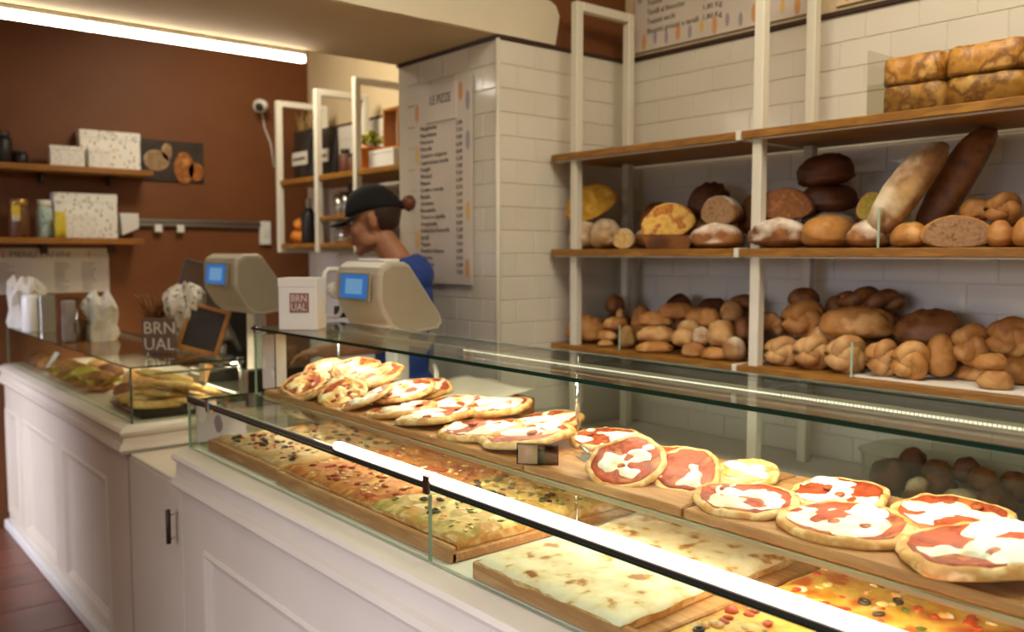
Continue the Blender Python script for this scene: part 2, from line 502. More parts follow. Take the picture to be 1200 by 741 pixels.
for k, (a, b) in enumerate(((-.7, 1.9), (4.3, 5.2))):
    f = MB()
    for y in (a, b - .05, (a + b) / 2): f.box((X0 - .08, y, .35), (X0 - .02, y + .05, 2.4), .004)
    f.box((X0 - .08, a, .35), (X0 - .02, b, .4), .004).box((X0 - .08, a, 2.35), (X0 - .02, b, 2.4), .004)
    o = struct(f, 'window_%d' % (k + 1), 'white_metal')
    MB().box((X0 - .055, a, .38), (X0 - .05, b, 2.38)).build('pane', 'glass', o)
# pillar clad in tiles
pl = struct(MB().box((PX + .008, PY0 + .008, 0), (XW, PY1, ZT)), 'wall_pillar', 'grout')
struct(MB().box((PX + .01, PY0 + .01, ZT + .012), (XW, PY1, ZC)), 'wall_pillar_upper', 'brown_wall')
TW, TH = .174, .0872
tfull = MB().box((-.0862, -.0428, 0), (.0862, .0428, .009), .0022).mesh('tile', 'tile')
thalf = MB().box((-.0427, -.0428, 0), (.0427, .0428, .009), .0022).mesh('tile', 'tile')


def tiles(parent, org, ua, n_out, length, z0, z1):
    """courses of glazed tiles in running bond, from z1 down; org the wall's start, ua its direction"""
    ua, n_out = Vector(ua), Vector(n_out); M = Matrix((ua, Vector((0, 0, 1)), ua.cross(Vector((0, 0, 1))))).transposed()
    sgn = 1 if (M @ Vector((0, 0, 1))).dot(n_out) > 0 else -1
    if sgn < 0: M = Matrix((-ua, Vector((0, 0, 1)), (-ua).cross(Vector((0, 0, 1))))).transposed()
    rot = M.to_euler(); r = 0; z = z1 - TH / 2; org = Vector(org) - n_out * .0055
    while z > z0:
        u = TW / 2 if r % 2 == 0 else TW
        if r % 2: inst('tile', thalf, parent, Vector(org) + ua * TW / 4 + Vector((0, 0, z)), rot)
        while u + TW / 2 <= length + .01:
            inst('tile', tfull, parent, Vector(org) + ua * u + Vector((0, 0, z)), rot); u += TW
        if length - (u - TW / 2) > TW * .4:
            inst('tile', thalf, parent, Vector(org) + ua * (u - TW / 4) + Vector((0, 0, z)), rot)
        z -= TH; r += 1


tiles(pl, (PX + .008, PY0 + .006, 0), (0, 1, 0), (-1, 0, 0), PY1 - PY0 - .006, .9, ZT)
tiles(pl, (PX + .012, PY0 + .008, 0), (1, 0, 0), (0, -1, 0), XW - PX - .012, .86, ZT)
tiles(wr, (XW, PY0, 0), (0, -1, 0), (-1, 0, 0), 1.92, .80, ZT)
wrr = struct(MB().box((XW - .012, PY1, .6), (XW, YB, ZT)), 'wall_recess', 'grout')
tiles(wrr, (XW - .012, PY1 + .3, 0), (0, 1, 0), (-1, 0, 0), YB - PY1 - .3, 1.2, ZT)
struct(MB().cyl((PX + .004, PY0 + .004, .5), (PX + .004, PY0 + .004, ZT), .009, n=10), 'trim_1', 'white_metal')
struct(MB().box((PX - .003, PY0, ZT), (PX + .012, PY1, ZT + .012)), 'trim_2', 'dark_trim')
struct(MB().box((PX, PY0 - .003, ZT), (XW, PY0 + .012, ZT + .012)), 'trim_3', 'dark_trim')
struct(MB().box((XW - .016, .3, ZT), (XW, PY0, ZT + .014)), 'trim_4', 'dark_trim')
struct(MB().box((XW - .016, PY1, ZT), (XW, YB, ZT + .014)), 'trim_5', 'dark_trim')
# plastered beam over the counter; its face ends in a rough edge on the pillar
struct(MB().box((X0, PY0 + .008, ZT + .012), (PX + .01, PY1, ZC)), 'ceiling_beam', 'soffit')
pts = []
for i in range(61):
    x = X0 + (2.33 - X0) * i / 60
    pts.append((x, PY0 + .008, ZT + .016 + (.004 * nz((x * 9, 0, 0)) + .003 * nz((x * 31, 2, 0)) if x < PX else 0)))
for i in range(12):
    a = i / 11 * math.pi / 2
    pts.append((2.285 + .065 * math.cos(a) + .004 * nz((i * 1.3, 5, 1)), PY0 + .008, 2.40 + .06 * math.sin(a)))
for i in range(10): pts.append((2.27 - .14 * i / 9, PY0 + .008, 2.465 + .05 * (i / 9) + .006 * nz((i * .9, 3, 7))))
pts += [(2.1, PY0 + .008, ZC), (X0, PY0 + .008, ZC)]
struct(MB().poly(pts, (0, -.008, 0)), 'trim_6', 'plaster')

# LED tube under the far lip of the beam
t = thing('led_tube_light', 'long bright white light tube above the brown wall', 'ceiling light', (.4, PY1 + .02, ZT))
MB().box((-2.2, PY1 + .002, ZT - .004), (1.632, PY1 + .03, ZT + .012), .002).build('mount', 'white_metal', t)
MB().box((-2.2, PY1 + .003, ZT - .034), (1.626, PY1 + .029, ZT - .004), .008).build('diffuser', 'led_tube', t)
MB().box((1.626, PY1 + .003, ZT - .034), (1.633, PY1 + .029, ZT - .003), .002).build('end_cap', 'white_plastic', t)


# ================================================================== COUNTERS
def profile_run(mb, prof, st):
    """sweep (offset, z) profile along stations (x, y, outward x, outward y)"""
    rings = [[(x + ox * o, y + oy * o, z) for o, z in prof] for x, y, ox, oy in st]
    return mb.rings(rings, 0, False, False, True)


PROF_R = [(-.05, .775), (.002, .785), (.012, .792), (.028, .800), (.034, .812), (.028, .826), (.016, .834), (.014, .872), (.026, .880), (.03, .890),
          (.024, .900), (-.02, .912), (-.05, .912)]
PROF_L = [(-.05, .775), (.002, .785), (.008, .795), (.026, .802), (.034, .816), (.028, .832), (.018, .838), (.016, .858), (.026, .866), (.03, .878),
          (.022, .889), (-.005, .899), (-.05, .899)]


def panel(parent, y0, y1, z0, z1):
    """recessed field framed by a stepped moulding on the counter front"""
    rings = []
    for d, x in ((-.004, .912), (-.004, .899), (.006, .893), (.016, .897), (.024, .906), (.034, .909), (.036, .914)):
        a, b, c, e = y0 + d, y1 - d, z0 + d, z1 - d
        rings.append([(x, a, c), (x, b, c), (x, b, e), (x, a, e)])
    MB().rings(rings, 0, False, False, False).build('panel_moulding', 'cream_paint', parent)


def front(parent, y0, y1, panels, ztop, zlo, zhi):
    MB().box((.912, y0, .02), (1.6, y1, ztop)).build('body', 'cream_paint', parent)
    MB().box((.9, y0, .05), (.912, y1, zlo), 0).build('bottom_rail', 'cream_paint', parent)
    MB().box((.9, y0, zhi), (.912, y1, .79), 0).build('top_rail', 'cream_paint', parent)
    e = [y0] + [v for p in panels for v in p] + [y1]
    for a, b in zip(e[::2], e[1::2]):
        if b - a > .005: MB().box((.9, a, zlo), (.912, b, zhi)).build('stile', 'cream_paint', parent)
    for a, b in panels: panel(parent, a, b, zlo, zhi)
    MB().box((.872, y0, 0), (.905, y1, .05), .006).build('plinth', 'white_plastic', parent)


cl = thing('display_counter', 'cream panelled counter with three tall recessed panels, beyond the gate by the brown wall', 'counter', (1.25, 4.3, 0))
front(cl, 3.19, YB - .01, [(3.45, 4.12), (4.27, 4.93), (5.07, 5.38)], .895, .09, .66)
profile_run(MB(), PROF_L, [(.9, YB - .01, -1, 0), (.9, 3.19, -1, -1), (1.6, 3.19, 0, -1)]).build('ledge_moulding', 'cream_paint', cl)
MB().box((.93, 3.2, .894), (1.6, YB - .01, .902)).build('deck', 'cream_paint', cl)
cr = thing('display_counter', 'long cream counter with moulded ledge in front, under the pizza display', 'counter', (1.25, 1.0, 0))
front(cr, -.7, 2.645, [(-.6, .95), (1.12, 2.47)], .905, .10, .64)
profile_run(MB(), PROF_R, [(.9, -.7, -1, 0), (.9, 2.645, -1, 0)]).build('ledge_moulding', 'cream_paint', cr)
MB().box((.93, -.7, .904), (1.6, 2.645, .914)).build('deck', 'white_plastic', cr)
# gate between the two
g = thing('counter_gate', 'plain cream door with a small bar handle between the two counters', 'gate', (.92, 2.91, 0))
MB().box((.9, 2.654, .055), (.925, 3.172, .792), .003).build('door_panel', 'cream_paint', g)
MB().box((.9, 2.654, .793), (1.55, 3.150, .806), .003).build('flap', 'cream_paint', g)
MB().box((.872, 2.654, 0), (.905, 3.172, .048), .006).build('plinth', 'white_plastic', g)
h = MB().cyl((.9, 2.685, .63), (.872, 2.685, .63), .004).cyl((.9, 2.685, .705), (.872, 2.685, .705), .004).build('handle_post', 'chrome', g)
MB().cyl((.87, 2.685, .615), (.87, 2.685, .72), .0075, n=12).build('handle', 'dark_trim', g)


def pane(name, parent, a, b, edge='clear_edge', m='glass'):
    """glass sheet: broad faces clear, narrow edges tinted"""
    d = [abs(q - p) for p, q in zip(a, b)]; k = d.index(min(d)); mb = MB(); mb.box(a, b)
    for i, f in enumerate(mb.f):
        p = [Vector(mb.v[j]) for j in f]; n = (p[1] - p[0]).cross(p[2] - p[0])
        mb.m[i] = 0 if abs(n[k]) / n.length > .9 else 1
    return mb.build(name, [m, edge], parent)


# glass of the left counter
gl = thing('glass_display_case', 'low glass case of rolls and flatbreads on the counter near the brown wall', 'display case', (1.12, 4.3, .9))
pane('front_pane', gl, (.92, 3.198, .9), (.926, YB - .02, 1.094))
pane('end_pane', gl, (.926, 3.198, .9), (1.325, 3.204, 1.094))
pane('top_pane', gl, (.918, 3.192, 1.094), (1.34, YB - .02, 1.1), 'green_edge')
MB().cyl((.923, 3.201, .9), (.923, 3.201, 1.094), .004, n=8).build('corner_seal', 'green_edge', gl)
for y in (3.21, 4.3):
    MB().cyl((1.322, y, .902), (1.322, y, 1.094), .005, n=10).build('post', 'chrome', gl)
    MB().box((1.31, y - .01, 1.08), (1.335, y + .012, 1.106), .003).build('clamp', 'chrome', gl)
MB().box((.98, 3.22, 1.062), (1.318, 3.226, 1.07), .002).build('rail', 'chrome', gl)
MB().box((1.296, 3.23, 1.082), (1.318, 5.35, 1.092), .001).box((1.292, 3.23, 1.078), (1.296, 5.35, 1.092)).build('light_profile', 'white_metal', gl)
MB().box((1.298, 3.23, 1.079), (1.316, 5.35, 1.082)).build('light_strip', 'led_case', gl)
# glass of the right counter, lower tier
gr = thing('glass_display_case', 'long lower glass case over trays of sliced pizza with a white light rail', 'display case', (1.2, 1.2, .912))
pane('front_pane', gr, (.92, 1.356, .914), (.926, 2.632, 1.072))
pane('front_pane', gr, (.92, .1, .914), (.926, 1.352, 1.072))
pane('end_pane', gr, (.926, 2.626, .914), (1.52, 2.632, 1.054))
pane('top_pane', gr, (.918, .1, 1.054), (1.52, 2.632, 1.06), 'green_edge')
MB().box((1.150, .1, 1.049), (1.172, 2.60, 1.0535), .001).box((1.145, .1, 1.042), (1.15, 2.60, 1.0535)).build('light_profile', 'white_metal', gr)
MB().box((1.152, .1, 1.046), (1.170, 2.59, 1.049)).build('light_strip', 'led_under', gr)
MB().box((.914, .1, 1.0600), (.934, 1.72, 1.068), .001).build('gasket', 'black_plastic', gr)
MB().box((.916, 1.72, 1.0605), (.930, 2.632, 1.071), .002).build('rail', 'dark_grey', gr)
MB().box((.914, .1, 1.0685), (.936, 1.72, 1.084), .004).build('light_rail', 'led_rail', gr)
for y in (2.46, 1.354): MB().box((.912, y - .012, 1.045), (.94, y + .012, 1.084), .003).build('clamp', 'chrome', gr)
for y in (2.55, 2.0, 1.1, .4): MB().cyl((1.49, y, .914), (1.49, y, 1.054), .006, n=10).build('post', 'chrome', gr)
# upper tier
gu = thing('glass_display_case', 'upper glass guard with green edge over the round pizzas, lit by a strip', 'display case', (1.25, 1.2, 1.061))
pane('front_pane', gu, (1.118, .1, 1.0605), (1.124, 2.6, 1.262), m='clear_pane')
pane('end_pane', gu, (1.124, 2.596, 1.0605), (1.405, 2.602, 1.262))
pane('top_pane', gu, (1.112, .1, 1.262), (1.42, 2.606, 1.270), 'green_edge')
for y in (2.58, 1.45, .3):
    MB().cyl((1.40, y, 1.0605), (1.40, y, 1.262), .005, n=10).build('post', 'chrome', gu)
MB().box((1.115, 2.575, 1.25), (1.135, 2.6, 1.276), .003).build('clamp', 'chrome', gu)
MB().box((1.300, .1, 1.2555), (1.322, 2.59, 1.2618), .001).box((1.2965, .1, 1.2495), (1.3, 2.59, 1.2618)).build('light_profile', 'white_metal', gu)
lm = MB().box((1.303, .1, 1.2525), (1.319, 1.1, 1.2555), .001).box((1.303, 1.102, 1.2525), (1.319, 2.585, 1.2555), .001)
lm.build('light_strip', 'led', gu)
beads = MB()
for i in range(84): beads.box((1.2948, .3 + i * .0065, 1.2567), (1.2965, .3043 + i * .0065, 1.2603))
beads.box((1.2948, .847, 1.2572), (1.2965, 1.75, 1.2598))
beads.build('light_beads', 'led_bead', gu, kind='stuff')

# ================================================================== BREAD SHELVES (right wall)
sh = thing('bread_shelf', 'wooden three-tier bread shelving with white posts on the tiled wall', 'shelf', (2.5, 1.6, 0))
SZ = (1.135, 1.500, 1.862)
for z in SZ:
    for a, b in ((1.683, 2.535), (.62, 1.662)):
        MB().box((2.30, a, z - .0125), (2.70, b, z + .0125), .002).build('shelf_board', 'oak', sh)
        MB().box((2.312, a + .01, z - .017), (2.326, b - .01, z - .0128)).build('board_frame', 'white_metal', sh)
    MB().box((2.296, 1.664, z - .016), (2.68, 1.681, z + .014), .002).build('board_joint', 'white_metal', sh)
for y in (2.43, 1.618):
    MB().box((2.318, y - .017, .80), (2.352, y + .017, 2.435), .003).build('front_post', 'white_metal', sh)
    MB().box((2.60, y - .017, .80), (2.634, y + .017, 2.435), .003).build('rear_post', 'white_metal', sh)
    MB().box((2.352, y - .017, 2.401), (2.60, y + .017, 2.435), .003).build('top_bar', 'white_metal', sh)
MB().box((2.33, .63, 1.148), (2.69, 1.30, 1.1515)).build('paper_liner', 'paper', sh)
wk = thing('work_counter', 'pale back work counter under the bread shelves', 'counter', (2.48, 1.4, 0))
MB().box((2.26, .2, .77), (2.72, 2.53, .80), .004).build('worktop', 'white_plastic', wk)
MB().box((2.30, .2, 0), (2.72, 2.53, .77)).build('body', 'cream_paint', wk)
for i in range(4): MB().box((2.285, .25 + i * .57, .08), (2.30, .79 + i * .57, .74), .004).build('door', 'cream_paint', wk)


# ------------------------------------------------------------------ breads
def blob_fn(seed, amp=.06, flat=.45, slash=None, sc=1.6, seg=0):
    def fn(u):
        k = 1 + amp * nz(u, sc, seed) + amp * .55 * nz(u, sc * 3.1, seed + 3) + amp * .4 * nz(u, sc * 6.5, seed + 5)
        v = u * k
        if seg: v = Vector((v.x * (1 - .10 * abs(math.cos(seg * math.pi * u.y))), v.y, v.z * (1 - .13 * abs(math.cos(seg * math.pi * u.y)))))
        if slash:
            for c, wd, dp in slash:
                if u.z > 0: v.z -= dp * math.exp(-((u.x - c - .25 * u.y) / wd) ** 2)
        if v.z < 0: v.z *= flat
        return v
    return fn


def bread(name, label, kind, X, Y, zb, zt, wd, dep=None, m='crust_gold', crumb=None, roll=0, yaw=0, pitch=0, seed=None, cat='bread', group=None):
    """a loaf turned to the room: wd its width, dep its depth, zb..zt its height"""
    h = zt - zb; dep = dep or wd * .8
    seed = seed if seed is not None else int(X * 977 + Y * 7919 + zb * 331) % 997
    rz = math.atan2(Y, X) + R(yaw)                      # faces the shop floor
    mb = MB(); top = h / 1.45 if kind not in ('knot', 'ring', 'twist', 'crescent') else h
    if kind in ('loaf', 'roll', 'ball', 'long', 'braid', 'score'):
        sl = {'roll': [(0, .16, .16)], 'score': [(-.5, .1, .16), (0, .1, .16), (.5, .1, .16)]}.get(kind)
        if kind == 'score':
            f0 = blob_fn(seed, .05, .45)

            def fn(u):
                v = f0(u)
                for c in (-.55, -.18, .18, .55):
                    v = v * (1 - .10 * math.exp(-((u.y - c) / .07) ** 2)) if u.z > -.1 else v
                return v
        else:
            fn = blob_fn(seed, {'ball': .04, 'long': .06}.get(kind, .11), .45, sl, seg=2.5 if kind == 'braid' else 0)
        mb.ell((0, 0, top * .45), (dep / 2, wd / 2, top), 30, 20, 0, fn, None, .92 if kind != 'long' else .8)
        o = mb.build(name, m)
    elif kind == 'half':
        fn0 = blob_fn(seed, .05, .5)

        def fn(u):
            v = fn0(u)
            if v.x < -.15: v.x = -.15
            return v
        top = h / 1.5
        mb.ell((0, 0, top * .5), (dep / 1.15, wd / 2, top), 26, 16, 0, fn)
        o = mb.build(name, m)
        # the cut face, slightly proud of the crust's cut plane
        vs = [Vector(v) for v in mb.v]; x = min(v.x for v in vs)
        rim = [v for v in vs if v.x < x + 1e-4]
        c = sum(rim, Vector()) / len(rim)
        ang = {}
        for v in rim:
            a = round(math.atan2(v.z - c.z, v.y - c.y) / (2 * math.pi) * 28); q = ang.get(a)
            if q is None or (v - c).length > (q - c).length: ang[a] = v
        loop = [c + (ang[a] - c) * .95 for a in sorted(ang)]
        fc = MB().poly([(p.x - .0015, p.y, p.z) for p in loop], (.0012, 0, 0))
        fc.build('crumb', crumb or 'crumb', o, world=False)
    elif kind == 'knot':
        P = []
        for i in range(48):
            t = 2 * math.pi * i / 48; r = 1 + .42 * math.cos(3 * t)
            P.append((dep * .16 * math.sin(3 * t), wd * .25 * r * math.cos(2 * t), h * .5 + h * .25 * r * math.sin(2 * t)))
        mb.tube(P, [min(wd, h) * .215] * 48, 10, True)
        mb.ell((0, 0, h * .5), (dep * .36, wd * .34, h * .34), 14, 10)
        o = mb.build(name, m)
    elif kind == 'ring':
        P = []
        for i in range(44):
            t = 2 * math.pi * i / 44; k = 1 + .10 * math.cos(7 * t)
            P.append((dep * .08 * math.sin(7 * t), wd * .36 * k * math.cos(t), h * .5 + h * .30 * k * math.sin(t)))
        mb.tube(P, [min(wd, h) * (.21 + .03 * math.cos(7 * 2 * math.pi * i / 44)) for i in range(44)], 10, True)
        mb.ell((.01, 0, h * .5), (dep * .2, wd * .3, h * .26), 14, 8, 0, blob_fn(seed, .1, 1))
        o = mb.build(name, m)
    elif kind == 'twist':
        for s in (0, 1):
            P = []; rr = []
            for i in range(30):
                t = i / 29; a = 2.6 * math.pi * t + s * math.pi; e = math.sin(math.pi * min(max(t, .04), .96)) ** .5
                P.append((dep * .22 * math.cos(a) * e, (t - .5) * wd * .9, h * .45 + h * .2 * math.sin(a) * e)); rr.append(h * .27 * (.35 + .65 * e))
            mb.tube(P, rr, 9)
        o = mb.build(name, m)
    else:  # crescent
        P = []; rr = []
        for i in range(25):
            t = i / 24; a = R(-25 + 230 * t); e = math.sin(math.pi * (t * .92 + .04))
            P.append((0, wd * .3 * math.cos(a), h * .38 + h * .28 * math.sin(a))); rr.append(min(wd, h) * (.10 + .2 * e) * (1 - .14 * (i % 4 == 0)))
        mb.tube(P, rr, 10)
        o = mb.build(name, m)
    tag(o, label, cat, group)
    o.rotation_euler = Euler((R(roll), R(pitch), 0)).to_matrix().to_4x4().to_euler() if False else (R(roll), R(pitch), rz)
    o.location = (X, Y, zb)
    return o


Z1, Z2, Z3 = 1.1475, 1.5125, 1.8745
MID = 'loaves on the middle shelf'
LOW = 'rolls on the bottom shelf'
# middle shelf, first bay
bread('pale_loaf', 'pale floury loaf at the left end of the middle shelf, under the yellow half loaf', 'loaf', 2.40, 2.455, Z2, 1.62, .125, .15, 'crust_dusty', group=MID)
bread('pale_loaf', 'second pale loaf beside the left-end one, against the small slice', 'loaf', 2.41, 2.345, Z2, 1.625, .13, .16, 'crust_dusty', group=MID)
bread('half_loaf', 'tilted half loaf showing a big yellow cut face, resting on the pale loaves', 'half', 2.43, 2.415, 1.635, 1.765, .215, .08, 'crust_gold', 'crumb_yellow', roll=-24, group=MID)
bread('cut_loaf', 'small cut piece with a pale face, standing left of the orange topped loaf', 'half', 2.37, 2.215, Z2, 1.588, .085, .06, 'crust_flour', 'crumb', yaw=-25, group=MID)
bread('filler_loaf', 'low floury loaf behind the small cut piece, mid shelf', 'loaf', 2.50, 2.195, Z2, 1.60, .13, .14, 'crust_flour', group=MID)
bread('round_loaf', 'round brown loaf behind the yellow half loaf', 'ball', 2.56, 2.215, 1.565, 1.69, .15, .13, 'crust_brown', group=MID)
bread('striped_loaf', 'dark round loaf with floury stripes, highest on the middle shelf\'s first bay', 'score', 2.56, 1.99, 1.615, 1.755, .155, .14, 'crust_dark', roll=10, group=MID)
bread('brown_loaf', 'brown loaf lying flat beneath the dark striped loaf', 'loaf', 2.56, 2.02, Z2, 1.63, .2, .16, 'crust_brown', group=MID)
bk = thing('baking_pan', 'shallow brown baking pan holding the orange topped loaf', 'pan', (2.42, 2.05, Z2), (0, 0, R(39)))
MB().rings([[(x * k, y * k, z) for x, y in ((-.055, -.085), (.055, -.085), (.055, .085), (-.055, .085))] for k, z in ((.86, .002), (1, .05), (1.04, .05), (.94, .046), (.84, .006))], 0, False, False, True).build('tray', 'crust_brown', bk, world=False)
bread('orange_loaf', 'golden orange loaf with a rough cheesy top, in the brown pan', 'half', 2.425, 2.03, 1.545, 1.675, .195, .09, 'orange_bake', 'orange_bake', roll=-22, group=MID)
bread('floured_loaf', 'chunky brown loaf dusted with flour left of the middle post', 'loaf', 2.37, 1.80, Z2, 1.595, .175, .13, 'crust_flour', group=MID)
bread('cut_loaf', 'brown loaf with a greyish cut end, lying on the floured loaf by the post', 'half', 2.43, 1.835, 1.59, 1.69, .14, .12, 'crust_flour', 'crumb_grey', yaw=-32, group=MID)
bread('brown_loaf', 'small brown loaf at the back, just left of the middle post', 'ball', 2.58, 1.80, 1.56, 1.70, .12, .12, 'crust_brown', group=MID)
# middle shelf, second bay
bread('floured_loaf', 'wide loaf with a white floury top, right of the middle post', 'loaf', 2.375, 1.57, Z2, 1.605, .178, .13, 'crust_flour', group=MID)
bread('half_loaf', 'half loaf with a dark brown cut face, on the wide floury loaf', 'half', 2.41, 1.575, 1.60, 1.70, .185, .09, 'crust_dark', 'crumb_brown', group=MID)
bread('dark_loaf', 'nearly black crusty loaf on top of the tallest stack', 'loaf', 2.52, 1.50, 1.705, 1.805, .175, .14, 'crust_dark', roll=-6, group=MID)
bread('dark_loaf', 'dark loaf in the middle of the tallest stack, under the black one', 'loaf', 2.53, 1.50, 1.625, 1.715, .18, .15, 'crust_dark', group=MID)
bread('pale_loaf', 'flat pale loaf at the foot of the tallest stack', 'loaf', 2.54, 1.50, Z2, 1.635, .19, .16, 'crust_dusty', group=MID)
bread('seeded_loaf', 'long seeded golden loaf pointing outward, between the two floury loaves', 'long', 2.42, 1.425, Z2, 1.61, .13, .24, 'crust_gold', yaw=-22, group=MID)
bread('floured_loaf', 'small loaf with flour on one side, right of the long seeded loaf', 'loaf', 2.385, 1.275, Z2, 1.592, .14, .12, 'crust_flour', group=MID)
bread('green_half_loaf', 'small cut loaf with a greenish yellow face, upright on the small floury loaf', 'half', 2.44, 1.305, 1.587, 1.675, .085, .06, 'crust_gold', 'crumb_green', group=MID)
bread('giant_loaf', 'giant pale oblong loaf leaning diagonally, biggest on the middle shelf', 'long', 2.42, 1.155, 1.645, 1.745, .31, .11, 'crust_dusty', roll=-56, group=MID)
bread('giant_loaf', 'giant dark oblong loaf leaning behind the pale one, up to the top shelf', 'long', 2.56, 1.085, 1.672, 1.768, .35, .11, 'crust_brown', roll=-62, group=MID)
bread('base_loaf', 'smooth light loaf lying under the foot of the giant pale loaf', 'loaf', 2.385, 1.165, Z2, 1.585, .10, .13, 'crust_gold', group=MID)
bread('cut_loaf', 'wide loaf with a flat greyish cut face, right of the giant loaves', 'half', 2.385, 1.04, Z2, 1.598, .178, .10, 'crust_gold', 'crumb_grey', group=MID)
bread('long_roll', 'golden roll behind the wide cut loaf, upper of the pile', 'roll', 2.48, 1.03, 1.585, 1.645, .085, .08, 'crust_gold', group=MID)
bread('knot_roll', 'golden knot roll on top at the right end of the middle shelf', 'knot', 2.46, .955, 1.572, 1.655, .085, .08, 'crust_gold', group=MID)
bread('round_roll', 'round roll on the boards, just right of the wide cut loaf', 'ball', 2.39, .935, Z2, 1.582, .062, .07, 'crust_gold', group=MID)
bread('round_roll', 'last round roll on the boards, right end of the middle shelf', 'ball', 2.39, .872, Z2, 1.59, .065, .07, 'crust_gold', group=MID)
bread('long_roll', 'golden roll tucked behind the row, under the end knot roll', 'loaf', 2.50, .95, Z2, 1.58, .16, .10, 'crust_gold', group=MID)
# bottom shelf, first bay
bread('banded_loaf', 'round golden loaf with raised bands at the left end of the bottom shelf', 'braid', 2.41, 2.455, Z1, 1.265, .15, .13, 'crust_gold', group=LOW)
for (k, X, Y, zb, zt, wd, dp, m, yaw, lb) in [
    ('ball', 2.52, 2.40, 1.262, 1.335, .078, .08, 'crust_brown', 0, 'small dark bun on top at the back, beside the rear post'),
    ('ball', 2.54, 2.40, Z1, 1.265, .13, .12, 'crust_brown', 0, 'brown round bun at the back under the small dark bun'),
    ('roll', 2.42, 2.30, 1.208, 1.258, .10, .06, 'crust_gold', 10, 'golden finger roll right of the banded loaf, upper one'),
    ('roll', 2.40, 2.325, 1.166, 1.210, .08, .06, 'crust_gold', -8, 'golden finger roll right of the banded loaf, middle one'),
    ('roll', 2.37, 2.305, Z1, 1.172, .06, .05, 'crust_pale', 0, 'flat pale roll on the boards, right of the banded loaf'),
    ('long', 2.47, 2.325, 1.20, 1.288, .036, .05, 'crust_pale', 0, 'upright pale breadstick piece against the rear bun'),
    ('ball', 2.39, 2.215, Z1, 1.232, .06, .07, 'crust_pale', 0, 'pale upright roll just left of the clear divider'),
    ('ball', 2.50, 2.24, Z1, 1.30, .09, .09, 'crust_gold', 0, 'tall golden bun behind the clear divider'),
    ('roll', 2.355, 2.05, Z1, 1.188, .13, .06, 'crust_gold', 0, 'finger roll at the very bottom of the long roll stack'),
    ('roll', 2.385, 2.07, 1.180, 1.240, .138, .07, 'crust_pale', 0, 'second finger roll up in the long roll stack'),
    ('roll', 2.43, 2.11, 1.232, 1.288, .13, .07, 'crust_gold', 0, 'third finger roll up in the long roll stack'),
    ('roll', 2.47, 2.04, 1.262, 1.322, .14, .07, 'crust_gold', -4, 'seeded finger roll crowning the long roll stack'),
    ('loaf', 2.52, 2.08, Z1, 1.28, .2, .12, 'crust_brown', 0, 'brown loaf hidden low behind the long roll stack'),
    ('ball', 2.385, 1.945, 1.178, 1.240, .082, .08, 'crust_pale', 0, 'pink-brown round roll right of the long roll stack'),
    ('roll', 2.47, 1.94, 1.252, 1.310, .105, .07, 'crust_gold', 12, 'golden roll with a split, right of the seeded top roll'),
    ('ball', 2.43, 1.955, 1.214, 1.268, .088, .08, 'crust_pale', 0, 'floury round roll under the split golden roll'),
    ('ball', 2.385, 1.87, 1.184, 1.250, .07, .07, 'crust_dusty', 0, 'dusty ball roll in the middle of the mixed pile'),
    ('roll', 2.43, 1.872, 1.242, 1.314, .05, .08, 'crust_gold', 60, 'golden roll turned end-on in the mixed pile'),
    ('roll', 2.36, 1.88, Z1, 1.20, .08, .07, 'crust_pale', 0, 'pale roll on the boards under the dusty ball roll'),
    ('roll', 2.355, 1.79, Z1, 1.19, .09, .07, 'crust_gold', -10, 'low golden roll on the boards, near the middle post'),
    ('loaf', 2.40, 1.80, 1.188, 1.278, .09, .09, 'crust_pale', 30, 'pointed floury roll leaning by the middle post'),
    ('ball', 2.385, 1.735, Z1, 1.226, .08, .08, 'crust_dusty', 0, 'dusty roll on the boards right against the middle post'),
    ('ball', 2.49, 1.825, 1.262, 1.338, .08, .08, 'crust_pale', 0, 'pale bun high in the mixed pile by the middle post'),
    ('ball', 2.47, 1.765, 1.20, 1.288, .068, .08, 'crust_brown', 0, 'brown bun just behind the middle post'),
    ('loaf', 2.56, 1.83, 1.305, 1.355, .09, .09, 'crust_brown', 0, 'topmost brown bun at the back of the mixed pile'),
    ('loaf', 2.56, 1.83, Z1, 1.31, .17, .14, 'crust_brown', 0, 'broad brown loaf at the back, base of the mixed pile'),
    ('loaf', 2.58, 1.97, 1.22, 1.335, .13, .10, 'crust_dark', 0, 'dark loaf against the tiles behind the mixed pile'),
    ('loaf', 2.59, 2.14, 1.24, 1.345, .11, .10, 'crust_dark', 0, 'dark bun against the tiles behind the long roll stack')]:
    bread('bread_roll', lb, k, X, Y, zb, zt, wd, dp, m, yaw=yaw, group=LOW)
